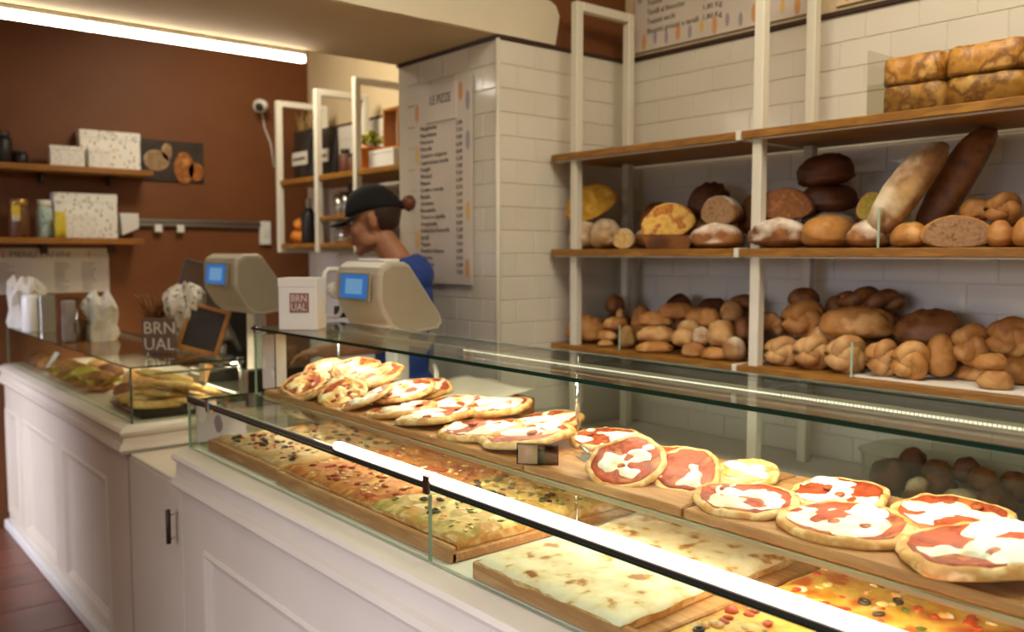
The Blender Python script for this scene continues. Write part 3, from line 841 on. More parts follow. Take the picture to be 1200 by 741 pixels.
# bottom shelf, second bay
for (k, X, Y, zb, zt, wd, dp, m, yaw, lb) in [
    ('crescent', 2.42, 1.635, 1.215, 1.318, .105, .09, 'crust_pale', 0, 'crescent roll right of the middle post, above the front row'),
    ('knot', 2.46, 1.53, 1.235, 1.352, .13, .10, 'crust_gold', 0, 'large knotted roll in the second row, near the middle post'),
    ('ball', 2.53, 1.575, 1.325, 1.388, .10, .09, 'crust_brown', 0, 'dark glazed bun on top behind the large knotted roll'),
    ('loaf', 2.56, 1.58, Z1, 1.33, .17, .13, 'crust_brown', 0, 'broad loaf at the back under the dark glazed bun'),
    ('ball', 2.58, 1.49, 1.29, 1.365, .07, .08, 'crust_brown', 0, 'little brown bun between the glazed bun and the braided wheel'),
    ('twist', 2.58, 1.375, 1.315, 1.405, .20, .12, 'crust_brown', 0, 'braided brown loaf on top at the back of the second bay'),
    ('loaf', 2.58, 1.375, Z1, 1.33, .24, .13, 'crust_brown', 0, 'wide brown loaf at the back carrying the braided one'),
    ('roll', 2.47, 1.36, 1.242, 1.345, .215, .12, 'crust_gold', 0, 'long coiled pale loaf lying over the front row'),
    ('loaf', 2.50, 1.36, Z1, 1.245, .22, .12, 'crust_pale', 0, 'pale flat loaf beneath the long coiled loaf'),
    ('loaf', 2.55, 1.175, 1.225, 1.335, .19, .13, 'crust_brown', 0, 'long dark red-brown loaf right of the coiled loaf'),
    ('loaf', 2.56, 1.16, Z1, 1.24, .2, .14, 'crust_brown', 0, 'dark loaf on the paper under the long red-brown one'),
    ('knot', 2.39, 1.56, Z1, 1.238, .11, .10, 'crust_pale', 0, 'first knotted roll of the front row, by the middle post'),
    ('knot', 2.385, 1.45, Z1, 1.252, .11, .10, 'crust_pale', 15, 'second knotted roll of the front row from the middle post'),
    ('knot', 2.38, 1.338, Z1, 1.258, .115, .10, 'crust_pale', -12, 'third knotted roll of the front row, left of the divider'),
    ('knot', 2.38, 1.228, Z1, 1.258, .09, .10, 'crust_pale', 20, 'fourth knotted roll of the front row, right of the divider'),
    ('knot', 2.38, 1.148, Z1, 1.258, .10, .10, 'crust_gold', -20, 'fifth knotted roll of the front row, last on the paper edge'),
    ('ball', 2.44, 1.095, 1.16, 1.278, .08, .09, 'crust_gold', 0, 'golden bun behind the fifth knotted roll'),
    ('knot', 2.47, 1.03, 1.19, 1.312, .095, .09, 'crust_gold', 0, 'dull knotted roll standing apart on the white paper'),
    ('loaf', 2.52, 1.02, Z1, 1.20, .14, .12, 'crust_gold', 0, 'flat golden loaf under the knotted roll standing apart'),
    ('knot', 2.50, .945, 1.225, 1.328, .11, .10, 'crust_gold', 0, 'topmost knotted roll of the pile at the right end'),
    ('ball', 2.52, .94, Z1, 1.235, .13, .11, 'crust_gold', 0, 'round golden loaf at the base of the right-end pile'),
    ('roll', 2.39, .945, 1.196, 1.242, .08, .06, 'crust_gold', 0, 'small oval bun on the pale roll at the right end'),
    ('loaf', 2.385, .93, Z1, 1.202, .085, .08, 'crust_pale', 0, 'pale roll on the paper at the right end'),
    ('loaf', 2.45, 1.45, 1.22, 1.275, .10, .08, 'crust_pale', 0, 'pale roll wedged between the knotted roll and the coiled loaf')]:
    bread('bread_roll', lb, k, X, Y, zb, zt, wd, dp, m, yaw=yaw, group=LOW)
# clear dividers standing on the shelves
for X, Y, z, dx, dz, lb in [(2.43, 2.185, Z1, .22, .09, 'clear divider between the small rolls and the long roll stack'),
                            (2.43, 1.288, Z1, .22, .10, 'clear divider in the front row of knotted rolls'),
                            (2.40, 1.215, Z2, .18, .11, 'clear divider right of the greenish cut loaf')]:
    o = MB().box((-dx / 2, -.002, 0), (dx / 2, .002, dz), .001).build('shelf_divider', 'acrylic')
    MB().box((-dx / 2 - .002, -.003, 0), (-dx / 2, .003, dz)).build('edge', 'clear_edge', o, world=False)
    tag(put(o, (X, Y, z)), lb, 'divider')
# top shelf: clear bin with two crisp slabs
bn = thing('acrylic_bin', 'clear open bin on the top shelf around the crisp golden slabs', 'bin', (2.47, 1.03, Z3))
for a, b in (((2.33, .80, Z3), (2.334, 1.27, Z3 + .085)), ((2.33, 1.268, Z3), (2.62, 1.272, Z3 + .18)), ((2.616, .80, Z3), (2.62, 1.268, Z3 + .18)), ((2.334, .80, Z3), (2.616, 1.268, Z3 + .003))):
    MB().box(a, b).build('panel', 'acrylic', bn)
for Y, Lw, lb in ((1.165, .165, 'crisp golden flatbread stack in the clear bin, left one'), (.98, .19, 'crisp golden flatbread stack in the clear bin, right one by the picture edge')):
    t = thing('crispbread_stack', lb, 'bread', (2.46, Y, Z3 + .004), (0, 0, R(4)))
    for i in range(2):
        mb = MB()
        rings = []
        for k, zz in ((.97, 0), (1, .006), (1.0, .04), (.98, .068), (.9, .075)):
            rg = []
            for q in range(28):
                a = 2 * math.pi * q / 28; e = 1 / max(abs(math.cos(a)), abs(math.sin(a)))
                x, y = math.cos(a) * e * .11 * k, math.sin(a) * e * Lw / 2 * k
                x += .006 * nz((x * 30, y * 30, i)); y += .005 * nz((x * 30 + 9, y * 30, i))
                rg.append((x, y, zz + .005 * nz((x * 18, y * 18, i * 3.3))))
            rings.append(rg)
        mb.rings(rings).build('crispbread', 'crisp_bread', t, world=False).location = (0, .004 * (i % 2), i * .078)

# basket of dark rolls on the work counter
bs = thing('clear_tub', 'clear rounded tub of dark rolls on the back work counter', 'tub', (2.5, 1.05, .80))
rg = []
for k, z in ((.88, .801), (.95, .81), (1, .93), (1.02, .932), (.98, .93), (.93, .812)):
    rg.append([(2.49 + .15 * k * (abs(math.cos(a)) ** .5) * math.copysign(1, math.cos(a)), 1.04 + .27 * k * (abs(math.sin(a)) ** .5) * math.copysign(1, math.sin(a)), z) for a in [2 * math.pi * i / 36 for i in range(36)]])
MB().rings(rg).build('shell', 'acrylic', bs)
for i, (X, Y, zb, zt, wd, m, lb) in enumerate([
    (2.45, 1.235, .808, .905, .115, 'dark_bread', 'very dark crusty lump at the left side of the tub'),
    (2.55, 1.215, .835, .925, .09, 'dark_bread', 'dark roll behind the crusty lump in the tub'),
    (2.42, 1.135, .812, .872, .068, 'crust_dusty', 'light roll low in front of the tub, beside the dark lump'),
    (2.48, 1.10, .815, .885, .09, 'crust_brown', 'brown oval roll in the middle of the tub'),
    (2.56, 1.15, .83, .90, .08, 'crust_brown', 'amber roll at the back of the tub'),
    (2.55, 1.06, .85, .925, .075, 'dark_bread', 'tall pale-tipped roll at the back of the tub'),
    (2.43, 1.025, .808, .862, .085, 'crust_dusty', 'dusty roll at the front of the tub, right half'),
    (2.49, .99, .85, .918, .075, 'crust_brown', 'upper brown roll in the right half of the tub'),
    (2.44, .935, .81, .885, .10, 'dark_bread', 'dark loaf at the right side of the tub'),
    (2.56, .94, .82, .905, .09, 'crust_brown', 'brown roll at the back right of the tub')]):
    bread('dark_roll', lb, 'roll' if i % 2 else 'loaf', X, Y, zb, zt, wd, .075, m, yaw=(i * 37) % 50 - 25, group='rolls in the tub on the back counter')

# ================================================================== PIZZAS
def board(label, x0, y0, x1, y1, z, t=.018, lip=False):
    o = MB().box((-(x1 - x0) / 2, -(y1 - y0) / 2, 0), ((x1 - x0) / 2, (y1 - y0) / 2, t), .003).build('wooden_board', 'board_wood')
    tag(put(o, ((x0 + x1) / 2, (y0 + y1) / 2, z)), label, 'board', 'wooden serving boards')
    if lip:
        MB().box((-(x1 - x0) / 2 - .004, -(y1 - y0) / 2, 0), (-(x1 - x0) / 2 + .012, (y1 - y0) / 2, t + .012), .003).build('raised_edge', 'board_wood', o, world=False)
    return o


ZL = .9145
board('wooden board under the slab dotted with dark olives, far end of the lower case', .955, 2.09, 1.46, 2.56, ZL, .02, True)
board('long wooden board carrying the red slab and the green dotted slab', .945, 1.315, 1.46, 2.07, ZL, .02, True)
board('wooden board under the pale blistered focaccia', .935, .84, 1.46, 1.235, ZL, .02, True)
board('wooden board under the yellow and red pizza, nearest the picture corner', .935, .25, 1.46, .825, ZL, .02, True)
ZBD = 1.0605
board('long wooden board under the heaped red pizzas and creamy white pizzas', 1.13, 1.33, 1.47, 2.56, ZBD, .017)
board('wooden board under the tomato rolls, behind the price clip', 1.13, .925, 1.47, 1.326, ZBD, .017)
board('wooden board under the big white-topped pizzas at the front end', 1.13, .12, 1.47, .918, ZBD, .017)


def slab(name, label, x0, y0, x1, y1, z, m, t=.024, seed=1, bits=()):
    """tray-baked slab: bread body below, topping skin above, loose pieces on it"""
    cx, cy, hx, hy = (x0 + x1) / 2, (y0 + y1) / 2, (x1 - x0) / 2, (y1 - y0) / 2
    n = 26

    def hgt(x, y):
        e = min(1 - abs(x) / hx, 1 - abs(y) / hy)
        return t * (.62 + .38 * min(1, max(0, e) / .10) ** .5) + .004 * nz((x * 22, y * 22, seed)) + .003 * nz((x * 60, y * 60, seed))
    def wob(x, y):
        return x + .006 * nz((x * 14, y * 14, seed + 4)), y + .006 * nz((x * 14, y * 14, seed + 9))
    vs, fs = [], []
    for i in range(n + 1):
        for j in range(n + 1):
            x, y = hx * (2 * i / n - 1), hy * (2 * j / n - 1); a, b = wob(x, y); vs.append((a, b, hgt(x, y)))
    for i in range(n):
        for j in range(n):
            q = i * (n + 1) + j; fs.append((q, q + 1, q + n + 2, q + n + 1))
    edge = [i * (n + 1) for i in range(n + 1)] + [n * (n + 1) + j for j in range(1, n + 1)] + [i * (n + 1) + n for i in range(n - 1, -1, -1)] + [j for j in range(n - 1, 0, -1)]
    k = len(vs); vs += [(vs[e][0] * .985, vs[e][1] * .985, .0005) for e in edge]; m_ = len(edge)
    fe = [(edge[i], edge[(i + 1) % m_], k + (i + 1) % m_, k + i) for i in range(m_)] + [tuple(range(k, k + m_))]
    mb = MB(); mb.add(vs, fs, 1, True); mb.add([], [], 0)
    for f in fe: mb.f.append(f); mb.m.append(0); mb.s.append(False)
    o = mb.build(name, ['pizza_crust', m]); tag(put(o, (cx, cy, z)), label, 'pizza', 'pizza slabs in the lower case')
    rnd = random.Random(seed)
    for pname, pm, cnt, r0, r1, kind in bits:
        b = MB()
        for _ in range(cnt):
            x, y = rnd.uniform(-hx * .92, hx * .92), rnd.uniform(-hy * .92, hy * .92); r = rnd.uniform(r0, r1)
            mx = Matrix.Translation((x, y, hgt(x, y) + r * .1)) @ Matrix.Rotation(rnd.uniform(0, 6.3), 4, 'Z') @ Matrix.Rotation(rnd.uniform(-.4, .4), 4, 'X')
            if kind == 'ring':
                b.tube([(r * math.cos(a), r * math.sin(a), r * .2) for a in [2 * math.pi * q / 9 for q in range(9)]], r * .42, 5, True, 0, mx)
            elif kind == 'leaf':
                b.ell((0, 0, r * .12), (r, r * .5, r * .16), 8, 5, 0, blob_fn(_, .2, 1), mx)
            else:
                b.ell((0, 0, 0), (r, r * .8, r * .35), 9, 5, 0, blob_fn(_, .3, 1), mx)
        b.build(pname, pm, o, world=False, kind='stuff')
    return o


ZS = ZL + .0205
slab('olive_slab', 'pinkish slab dotted with dark olives, farthest in the lower case', .965, 2.10, 1.44, 2.55, ZS, 'slab_dark', .022, 3,
     [('olive_pieces', 'olive', 70, .005, .008, 'ring'), ('herb_leaves', 'herb', 46, .006, .010, 'leaf'), ('tomato_bits', 'pepper_red', 40, .006, .010, 'lump')])
slab('tomato_slab', 'red tomato slab beside the olive one, on the long board', .96, 1.64, 1.44, 2.06, ZS, 'slab_red', .026, 5,
     [('tomato_bits', 'sauce', 120, .006, .013, 'lump'), ('cheese_bits', 'melted_gold', 110, .005, .010, 'lump')])
slab('herb_slab', 'golden slab with green herbs and olive pieces, next to the red one', .96, 1.322, 1.44, 1.634, ZS, 'slab_green', .03, 8,
     [('herb_leaves', 'herb', 80, .006, .011, 'leaf'), ('olive_pieces', 'olive', 30, .005, .008, 'ring'), ('cheese_bits', 'melted_gold', 70, .005, .009, 'lump')])
slab('white_focaccia', 'pale blistered focaccia slab on its own board, nothing on top', .93, .872, 1.44, 1.228, ZS, 'slab_white', .022, 11,
     ())
slab('pepper_slab', 'yellow cheese and red tomato slab with olives, nearest the picture corner', .95, .27, 1.44, .805, ZS, 'slab_pizza', .028, 14,
     [('tomato_bits', 'pepper_red', 110, .006, .012, 'lump'), ('cheese_bits', 'melted_gold', 120, .006, .012, 'lump'), ('olive_pieces', 'olive', 9, .005, .008, 'ring'),
      ('herb_leaves', 'herb', 14, .008, .013, 'leaf')])


def pizza(name, label, loc, r, rot=(0, 0, 0), seed=1, top='mozzarella', patches=5, sauce='sauce', cover=.5, group='round pizzas on the upper boards', oval=1.0, spots=2):
    rnd = random.Random(seed)
    ph = rnd.uniform(0, 50)

    def edge(a): return 1 + .15 * nz((math.cos(a) * 1.6, math.sin(a) * 1.6, ph)) + .035 * nz((math.cos(a) * 5, math.sin(a) * 5, ph))

    def hg(q, a):
        bub = .5 + .8 * abs(nz((math.cos(a) * 3, math.sin(a) * 3, ph + 5)))
        return r * (.11 + .10 * bub * math.exp(-((q - .90) / .085) ** 2) + .02 * nz((q * 4 * math.cos(a), q * 4 * math.sin(a), ph)))
    n = 44; rings = []
    prof = [(.88, .0), (.97, .03 * r), (1.0, .08 * r)]
    for q, z in prof: rings.append([(q * r * edge(2 * math.pi * k / n) * math.cos(2 * math.pi * k / n), q * r * oval * edge(2 * math.pi * k / n) * math.sin(2 * math.pi * k / n), z) for k in range(n)])
    for q in (.985, .95, .9, .85, .8, .7, .5, .25, .05):
        rg = []
        for k in range(n):
            a = 2 * math.pi * k / n; e = edge(a) * q * r
            rg.append((e * math.cos(a), e * oval * math.sin(a), hg(q, a)))
        rings.append(rg)
    o = MB().rings(rings).build(name, 'pizza_crust')
    tag(o, label, 'pizza', group); o.location = loc; o.rotation_euler = rot
    # sauce
    rings = []
    for q in (.86, .84, .7, .45, .2, .03):
        rg = []
        for k in range(n):
            a = 2 * math.pi * k / n; e = edge(a) * r * q * (1 + .07 * nz((math.cos(a) * 4, math.sin(a) * 4, ph + 20)))
            rg.append((e * math.cos(a), e * oval * math.sin(a), hg(q, a) + (.022 * r if q < .855 else -.03 * r)))
        rings.append(rg)
    MB().rings(rings, cap=False).build('sauce', sauce, o, world=False)
    # melted cheese: one undulating sheet that dips under the sauce where it has run apart
    rings = []; ns = 1.9
    for iq in range(17):
        q = .86 * (1 - iq / 16) + .01; rg = []
        for k in range(n):
            a = 2 * math.pi * k / n; e = edge(a) * r * q; x, y = q * math.cos(a), q * math.sin(a)
            v = nz((x * ns, y * ns, ph + 31), 1) * 1.5 + .55 * nz((x * ns * 2.7, y * ns * 2.7, ph + 47)) + (cover - .42) * 1.6 - max(0, q - .55) * 1.5
            rg.append((e * math.cos(a), e * oval * math.sin(a), hg(min(q, .8), a) + .022 * r + r * .075 * max(-.7, min(1, v * 2.2)) - (.05 * r if q > .84 else 0)))
        rings.append(rg)
    MB().rings(rings, cap=False).build('cheese', top, o, world=False)
    for i in range(spots):
        a = rnd.uniform(0, 6.3); q = rnd.uniform(.2, .62)
        MB().ell((q * r * math.cos(a), q * r * oval * math.sin(a), hg(q, a) + .075 * r), (r * .13, r * .10, r * .04), 10, 6, 0, blob_fn(i, .3, 1)).build('browned_spot', 'bake_spot', o, world=False)
    return o


ZP = ZBD + .0172
WHITE = 'mozzarella'
pizza('white_pizza', 'big white-topped pizza at the front edge, second from the picture corner', (1.230, .685, ZP + .001), .096, (0, R(-3), 0), 21, WHITE, 6, cover=.52)
pizza('white_pizza', 'tomato and mozzarella pizza nearest the picture corner, overlapping its neighbour', (1.232, .480, ZP + .013), .114, (R(-7), R(-4), 0), 122, WHITE, 6, cover=.46, spots=1)
pizza('white_pizza', 'white-topped pizza in the back row, behind the two nearest', (1.375, .590, ZP + .004), .092, (0, R(-6), 0), 23, WHITE, 5)
pizza('white_pizza', 'back-row pizza at the picture\'s right edge, half hidden by the nearest one', (1.385, .405, ZP + .006), .088, (0, R(-6), 0), 24, WHITE, 5)
pizza('white_pizza', 'white pizza alone in the front row right of the tomato rolls', (1.222, .862, ZP + .001), .086, (0, R(-4), 0), 25, WHITE, 7, cover=.5)
pizza('white_pizza', 'white pizza in the back row, behind the lone front one', (1.365, .775, ZP + .003), .082, (0, R(-6), 0), 26, WHITE, 6)
pizza('tomato_roll_pizza', 'small tilted pizza with a thick browned rim and red filling, facing out', (1.205, 1.118, ZP + .022), .076, (R(8), R(-27), R(10)), 27, WHITE, 3, cover=.20, spots=0)
pizza('tomato_roll_pizza', 'small tilted pizza with white and red filling, right of the redder one', (1.262, 1.015, ZP + .018), .066, (R(14), R(-26), R(-10)), 28, WHITE, 3, cover=.25, spots=0)
pizza('tomato_roll_pizza', 'small pale pizza with a white centre behind the tilted ones', (1.375, .965, ZP + .004), .064, (0, R(-12), 0), 29, WHITE, 3, 'melted_gold', cover=.3, spots=0)
pizza('tomato_roll_pizza', 'small red pizza lying behind the tilted pair', (1.33, 1.115, ZP + .004), .075, (0, R(-14), 0), 30, WHITE, 3, cover=.4)
pizza('creamy_pizza', 'large creamy white pizza with a brown spot, left of the price clip', (1.250, 1.445, ZP + .012), .108, (R(-6), R(-5), 0), 31, 'cheese_baked', 8, cover=.6)
pizza('creamy_pizza', 'creamy white pizza tucked under the large one, on its left', (1.232, 1.600, ZP + .002), .102, (R(-3), R(-4), 0), 32, 'cheese_baked', 8, cover=.6)
pizza('creamy_pizza', 'creamy white pizza in the back row behind the price clip', (1.385, 1.345, ZP + .003), .082, (0, R(-5), 0), 33, 'cheese_baked', 6, cover=.55)
pizza('creamy_pizza', 'white pizza with red edge halfway along the long board', (1.235, 1.778, ZP + .010), .100, (R(-6), R(-4), 0), 34, 'cheese_baked', 8, cover=.56)
pizza('creamy_pizza', 'white pizza in the back row, upper of the overlapping pair', (1.375, 1.715, ZP + .024), .100, (R(-5), R(-6), 0), 35, 'cheese_baked', 8, cover=.62)
pizza('creamy_pizza', 'white pizza in the back row, lower of the overlapping pair', (1.375, 1.880, ZP + .006), .100, (0, R(-6), 0), 36, 'cheese_baked', 8, cover=.62)
pizza('creamy_pizza', 'last white pizza before the heap of red ones, front row', (1.235, 1.935, ZP + .004), .092, (R(-6), R(-5), 0), 37, 'cheese_baked', 6, cover=.52)
pizza('creamy_pizza', 'white pizza in the back row just left of the brown paper tray', (1.385, 1.545, ZP + .010), .096, (R(-4), R(-6), 0), 38, 'cheese_baked', 8, cover=.62)
for i, (x, y, z, r, rx, ry, tp, lb) in enumerate([
    (1.212, 2.075, .020, .074, -12, -20, WHITE, 'red-gold pizza with one white patch, first of the leaning heap'),
    (1.200, 2.185, .022, .070, 14, -24, 'cheese_gold', 'golden leaning pizza, second along the heap\'s front'),
    (1.196, 2.300, .022, .070, -18, -22, 'cheese_gold', 'red golden pizza, third along the heap\'s front'),
    (1.196, 2.420, .022, .070, 6, -24, 'cheese_gold', 'red pizza at the far left end of the heap\'s front'),
    (1.320, 2.060, .030, .090, -4, -12, 'cheese_baked', 'white cheese pizza at the near end of the heap, against the white row'),
    (1.320, 2.200, .058, .078, -6, -20, 'cheese_gold', 'red speckled pizza lying on the middle of the heap'),
    (1.325, 2.330, .062, .078, 4, -20, 'cheese_gold', 'red-orange pizza at the crest of the heap'),
    (1.300, 2.455, .048, .076, 8, -20, 'cheese_gold', 'red pizza sloping down the far end of the heap'),
    (1.405, 2.10, .022, .095, 0, -8, 'cheese_baked', 'white cheese pizza flat on the board behind the heap, nearer one'),
    (1.400, 2.30, .004, .078, 0, -6, 'cheese_gold', 'golden pizza flat on the board behind the heap, middle one'),
    (1.400, 2.465, .004, .078, 0, -6, 'cheese_gold', 'golden pizza flat on the board behind the heap, far one')]):
    pizza('red_pizza', lb, (x, y, ZP + z), r, (R(rx), R(ry), R(i * 5)), 50 + i, tp, 5, cover=.6, group='heaped red pizzas', spots=3)
# price clip
pc = thing('price_clip', 'small smoky clear price clip on the board edge between white pizzas and tomato rolls', 'price holder', (1.15, 1.30, ZP), (0, 0, R(40)))
MB().box((-.022, -.03, 0), (.022, .03, .003), .001).build('foot', 'acrylic', pc, world=False)
MB().box((-.024, -.042, .003), (-.020, .042, .046), .001).build('plate', 'smoky', pc, world=False)
MB().box((-.0262, .0, .006), (-.0245, .038, .042), .0004).build('card', 'photo_tan', pc, world=False)
MB().cyl((.0, .0, .003), (.0, 0, .034), .012, n=12).build('barrel', 'steel', pc, world=False)
# serving blade lying by the clip
sb = thing('serving_blade', 'bright steel serving blade lying beside the price clip', 'utensil', (1.26, 1.245, ZP), (0, 0, R(-20)))
MB().box((-.03, -.045, .001), (.03, .045, .003), .001).build('blade', 'steel', sb, world=False)
MB().cyl((0, .045, .005), (0, .085, .012), .004, n=8).build('handle', 'steel', sb, world=False)

# paper-lined wooden tray behind the counter
tr = thing('open_tray', 'brown wooden tray lined with pale paper, behind the white pizzas', 'tray', (1.66, 2.22, .985), (0, R(0), R(-6)))
for a, b in (((-.12, -.20, 0), (.12, -.185, .07)), ((-.12, .185, 0), (.12, .20, .07)), ((-.12, -.185, 0), (-.105, .185, .07)), ((.105, -.185, 0), (.12, .185, .07))):
    MB().box(a, b, .002).build('side', 'crust_brown', tr, world=False)
MB().box((-.105, -.185, 0), (.105, .185, .008)).build('bottom', 'board_wood', tr, world=False)
rings = []
for i in range(9):
    x = -.118 + .236 * i / 8
    rings.append([(x, -.198 + .396 * j / 9, .068 + .03 * (i / 8) + .006 * nz((i * .7, j * .6, 1))) for j in range(10)] + [(x, -.198 + .396 * j / 9, .066 + .03 * (i / 8) + .006 * nz((i * .7, j * .6, 1))) for j in range(9, -1, -1)])
MB().rings(rings, smooth=True).build('paper_liner', 'paper_grey', tr, world=False)
MB().tube([(-.06, .09, .09), (-.02, .17, .12), (.0, .22, .135)], [.008, .008, .007], 8).build('tong_handle', 'white_plastic', tr, world=False)
rs = thing('rear_ledge', 'staff-side ledge behind the pizza display carrying the tray', 'ledge', (1.66, 1.6, .95))
MB().box((1.605, .3, .955), (1.79, 2.6, .985), .004).build('top', 'cream_paint', rs)
for y in (.5, 1.5, 2.4): MB().box((1.605, y - .02, .0), (1.74, y + .02, .955), .003).build('bracket', 'cream_paint', rs)
bw = thing('steel_bowl', 'shallow steel bowl behind the red pizza heap', 'bowl', (1.62, 2.48, .985))
MB().lathe([(.05, 0), (.09, .02), (.115, .07), (.12, .074), (.112, .07), (.085, .024), (.0001, .01)], 28).build('shell', 'steel', bw, world=False)


# ================================================================== SCALES AND TILL
def scale(label, x, y, z, ztop, w_=.34, yaw=0):
    """hanging-head retail scale: a wedge head on a post, screen toward the customer"""
    t = thing('retail_scale', label, 'scale', (x, y, z), (0, 0, R(yaw)))
    hz = ztop - z - .24
    pr = [(.03, .232), (.045, .24), (.105, .24), (.12, .232), (.245, .06), (.252, .035), (.238, .015), (.12, .0), (.085, .004), (.05, .03), (.012, .095), (.004, .12), (.006, .20), (.014, .222)]
    rings = []
    for yy, s in ((-w_ / 2, .95), (-w_ / 2 + .012, 1.0), (w_ / 2 - .012, 1.0), (w_ / 2, .95)):
        rings.append([(.12 + (a - .12) * s, yy, hz + .12 + (b - .12) * s) for a, b in pr])
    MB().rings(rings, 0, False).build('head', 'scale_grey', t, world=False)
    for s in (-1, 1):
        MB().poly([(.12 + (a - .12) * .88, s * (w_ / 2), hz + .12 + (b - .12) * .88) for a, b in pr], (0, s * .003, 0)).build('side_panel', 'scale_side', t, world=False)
    tilt = Matrix.Translation((.001, 0, hz + .162)) @ Matrix.Rotation(R(5), 4, 'Y')
    bz = MB().box((-.006, -w_ * .35, -.052), (.004, w_ * .35, .045), .003, 0, tilt).build('bezel', 'scale_side', t, world=False)
    MB().box((-.0075, -w_ * .30, -.042), (-.0055, w_ * .30, .036), 0, 0, tilt).build('screen', 'screen_blue', bz, world=False)
    MB().box((-.0082, -w_ * .2, -.028), (-.0074, w_ * .18, .022), 0, 0, tilt).build('readout', 'screen_pale', bz, world=False)
    kp = Matrix.Translation((.186, 0, hz + .148)) @ Matrix.Rotation(R(54), 4, 'Y')
    MB().box((-.08, -w_ * .39, 0), (.08, w_ * .39, .006), .002, 0, kp).build('keypad', 'dark_grey', t, world=False)
    MB().box((.13, -.035, .03), (.19, .035, hz + .03), .008).build('post', 'white_plastic', t, world=False)
    MB().box((.03, -.14, 0), (.29, .14, .035), .01).build('base', 'scale_grey', t, world=False)
    MB().box((.0, -.16, .045), (.31, .16, .055), .004).build('pan', 'steel', t, world=False)
    return t


s2 = scale('grey retail scale with glowing blue screen in front of the woman', 1.446, 2.548, .914, 1.470, .285, 0)
lp = MB()
lp.tube([(-.01, .185, .365), (-.03, .19, .385), (-.005, .20, .515), (.01, .20, .528), (.055, .185, .528), (.065, .18, .515), (.04, .165, .385), (.025, .165, .365)], .0085, 8, True)
lp.build('label_roll_frame', 'white_plastic', s2, world=False)
MB().cyl((.03, .165, .455), (.035, .205, .455), .028, n=20).build('label_roll', 'paper', s2, world=False)
MB().box((.03, .168, .36), (.08, .205, .40), .004).build('label_feeder', 'dark_grey', s2, world=False)
MB().box((.045, -.11, .5525), (.105, .06, .566), .004).build('top_tray', 'white_plastic', s2, world=False)
s1 = scale('grey retail scale with blue screen farther back, beside the black till', 1.335, 3.45, .902, 1.495, .33, 0)

till = thing('till_screen', 'dark tilted till screen left of the farther scale', 'screen', (1.45, 3.98, .902))
tm_ = Matrix.Translation((1.45, 3.98, 1.375)) @ Matrix.Rotation(R(-18), 4, 'Z') @ Matrix.Rotation(R(12), 4, 'X') @ Matrix.Rotation(R(16), 4, 'Y')
MB().box((-.075, -.012, -.085), (.075, .012, .085), .006, 0, tm_).build('panel', 'dark_grey', till)
MB().box((-.066, -.0145, -.074), (.066, -.0122, .074), .001, 0, tm_).build('glass_face', 'sign_brown', till)
MB().tube([(1.46, 4.0, 1.33), (1.49, 4.0, 1.20), (1.49, 4.0, .905)], [.02, .022, .03], 10).build('stand', 'black_plastic', till)
MB().box((1.40, 3.90, .902), (1.58, 4.12, .93), .006).build('base', 'black_plastic', till)
ct = thing('card_terminal', 'bulky black terminal between the chalkboard and the farther scale', 'terminal', (1.52, 3.80, 1.0))
cm = Matrix.Translation((1.50, 3.74, 1.19)) @ Matrix.Rotation(R(20), 4, 'Z') @ Matrix.Rotation(R(-28), 4, 'Y')
MB().box((-.085, -.10, -.10), (.085, .10, .11), .012, 0, cm).build('housing', 'black_plastic', ct)
MB().box((1.44, 3.66, 1.0), (1.60, 3.84, 1.12), .01).build('foot', 'black_plastic', ct)
MB().box((-.088, -.06, .03), (-.084, .02, .06), .001, 0, cm).build('badge', 'dark_grey', ct)
cd = thing('cash_drawer', 'black cash drawer behind the end of the flatbread case', 'cash drawer', (1.48, 3.42, .902))
MB().box((1.36, 3.225, .902), (1.60, 3.285, 1.045), .004).build('side', 'black_plastic', cd)
MB().box((1.36, 3.625, .902), (1.62, 3.86, 1.0), .006).build('body', 'black_plastic', cd)
MB().box((1.345, 3.64, .915), (1.36, 3.845, .985), .003).build('drawer_front', 'dark_grey', cd)

# white logo box on the upper glass
lb_ = thing('logo_box', 'white square carton with a small brown printed logo, on the glass before the scales', 'box', (1.205, 2.44, 1.2705), (0, 0, R(47)))
MB().box((-.05, -.058, 0), (.05, .058, .152), .002).build('carton', 'white_plastic', lb_, world=False)
MB().box((-.051, -.059, .128), (.051, .059, .1545), .001).build('lid', 'white_plastic', lb_, world=False)
lg = MB().box((-.0512, -.022, .052), (-.0505, .036 - .0, .110)).build('logo', 'logo_brown', lb_, world=False)
lg.location = (0, -.012, 0)
for tx, z in (('BRN', .0845), ('UAL', .0585)):
    m_ = text_mb(tx, .030, (-.0514, .033, z), (0, -1, 0), (0, 0, 1), .0003, width=.046); m_.build('lettering', 'logo_pale', lg, world=False)

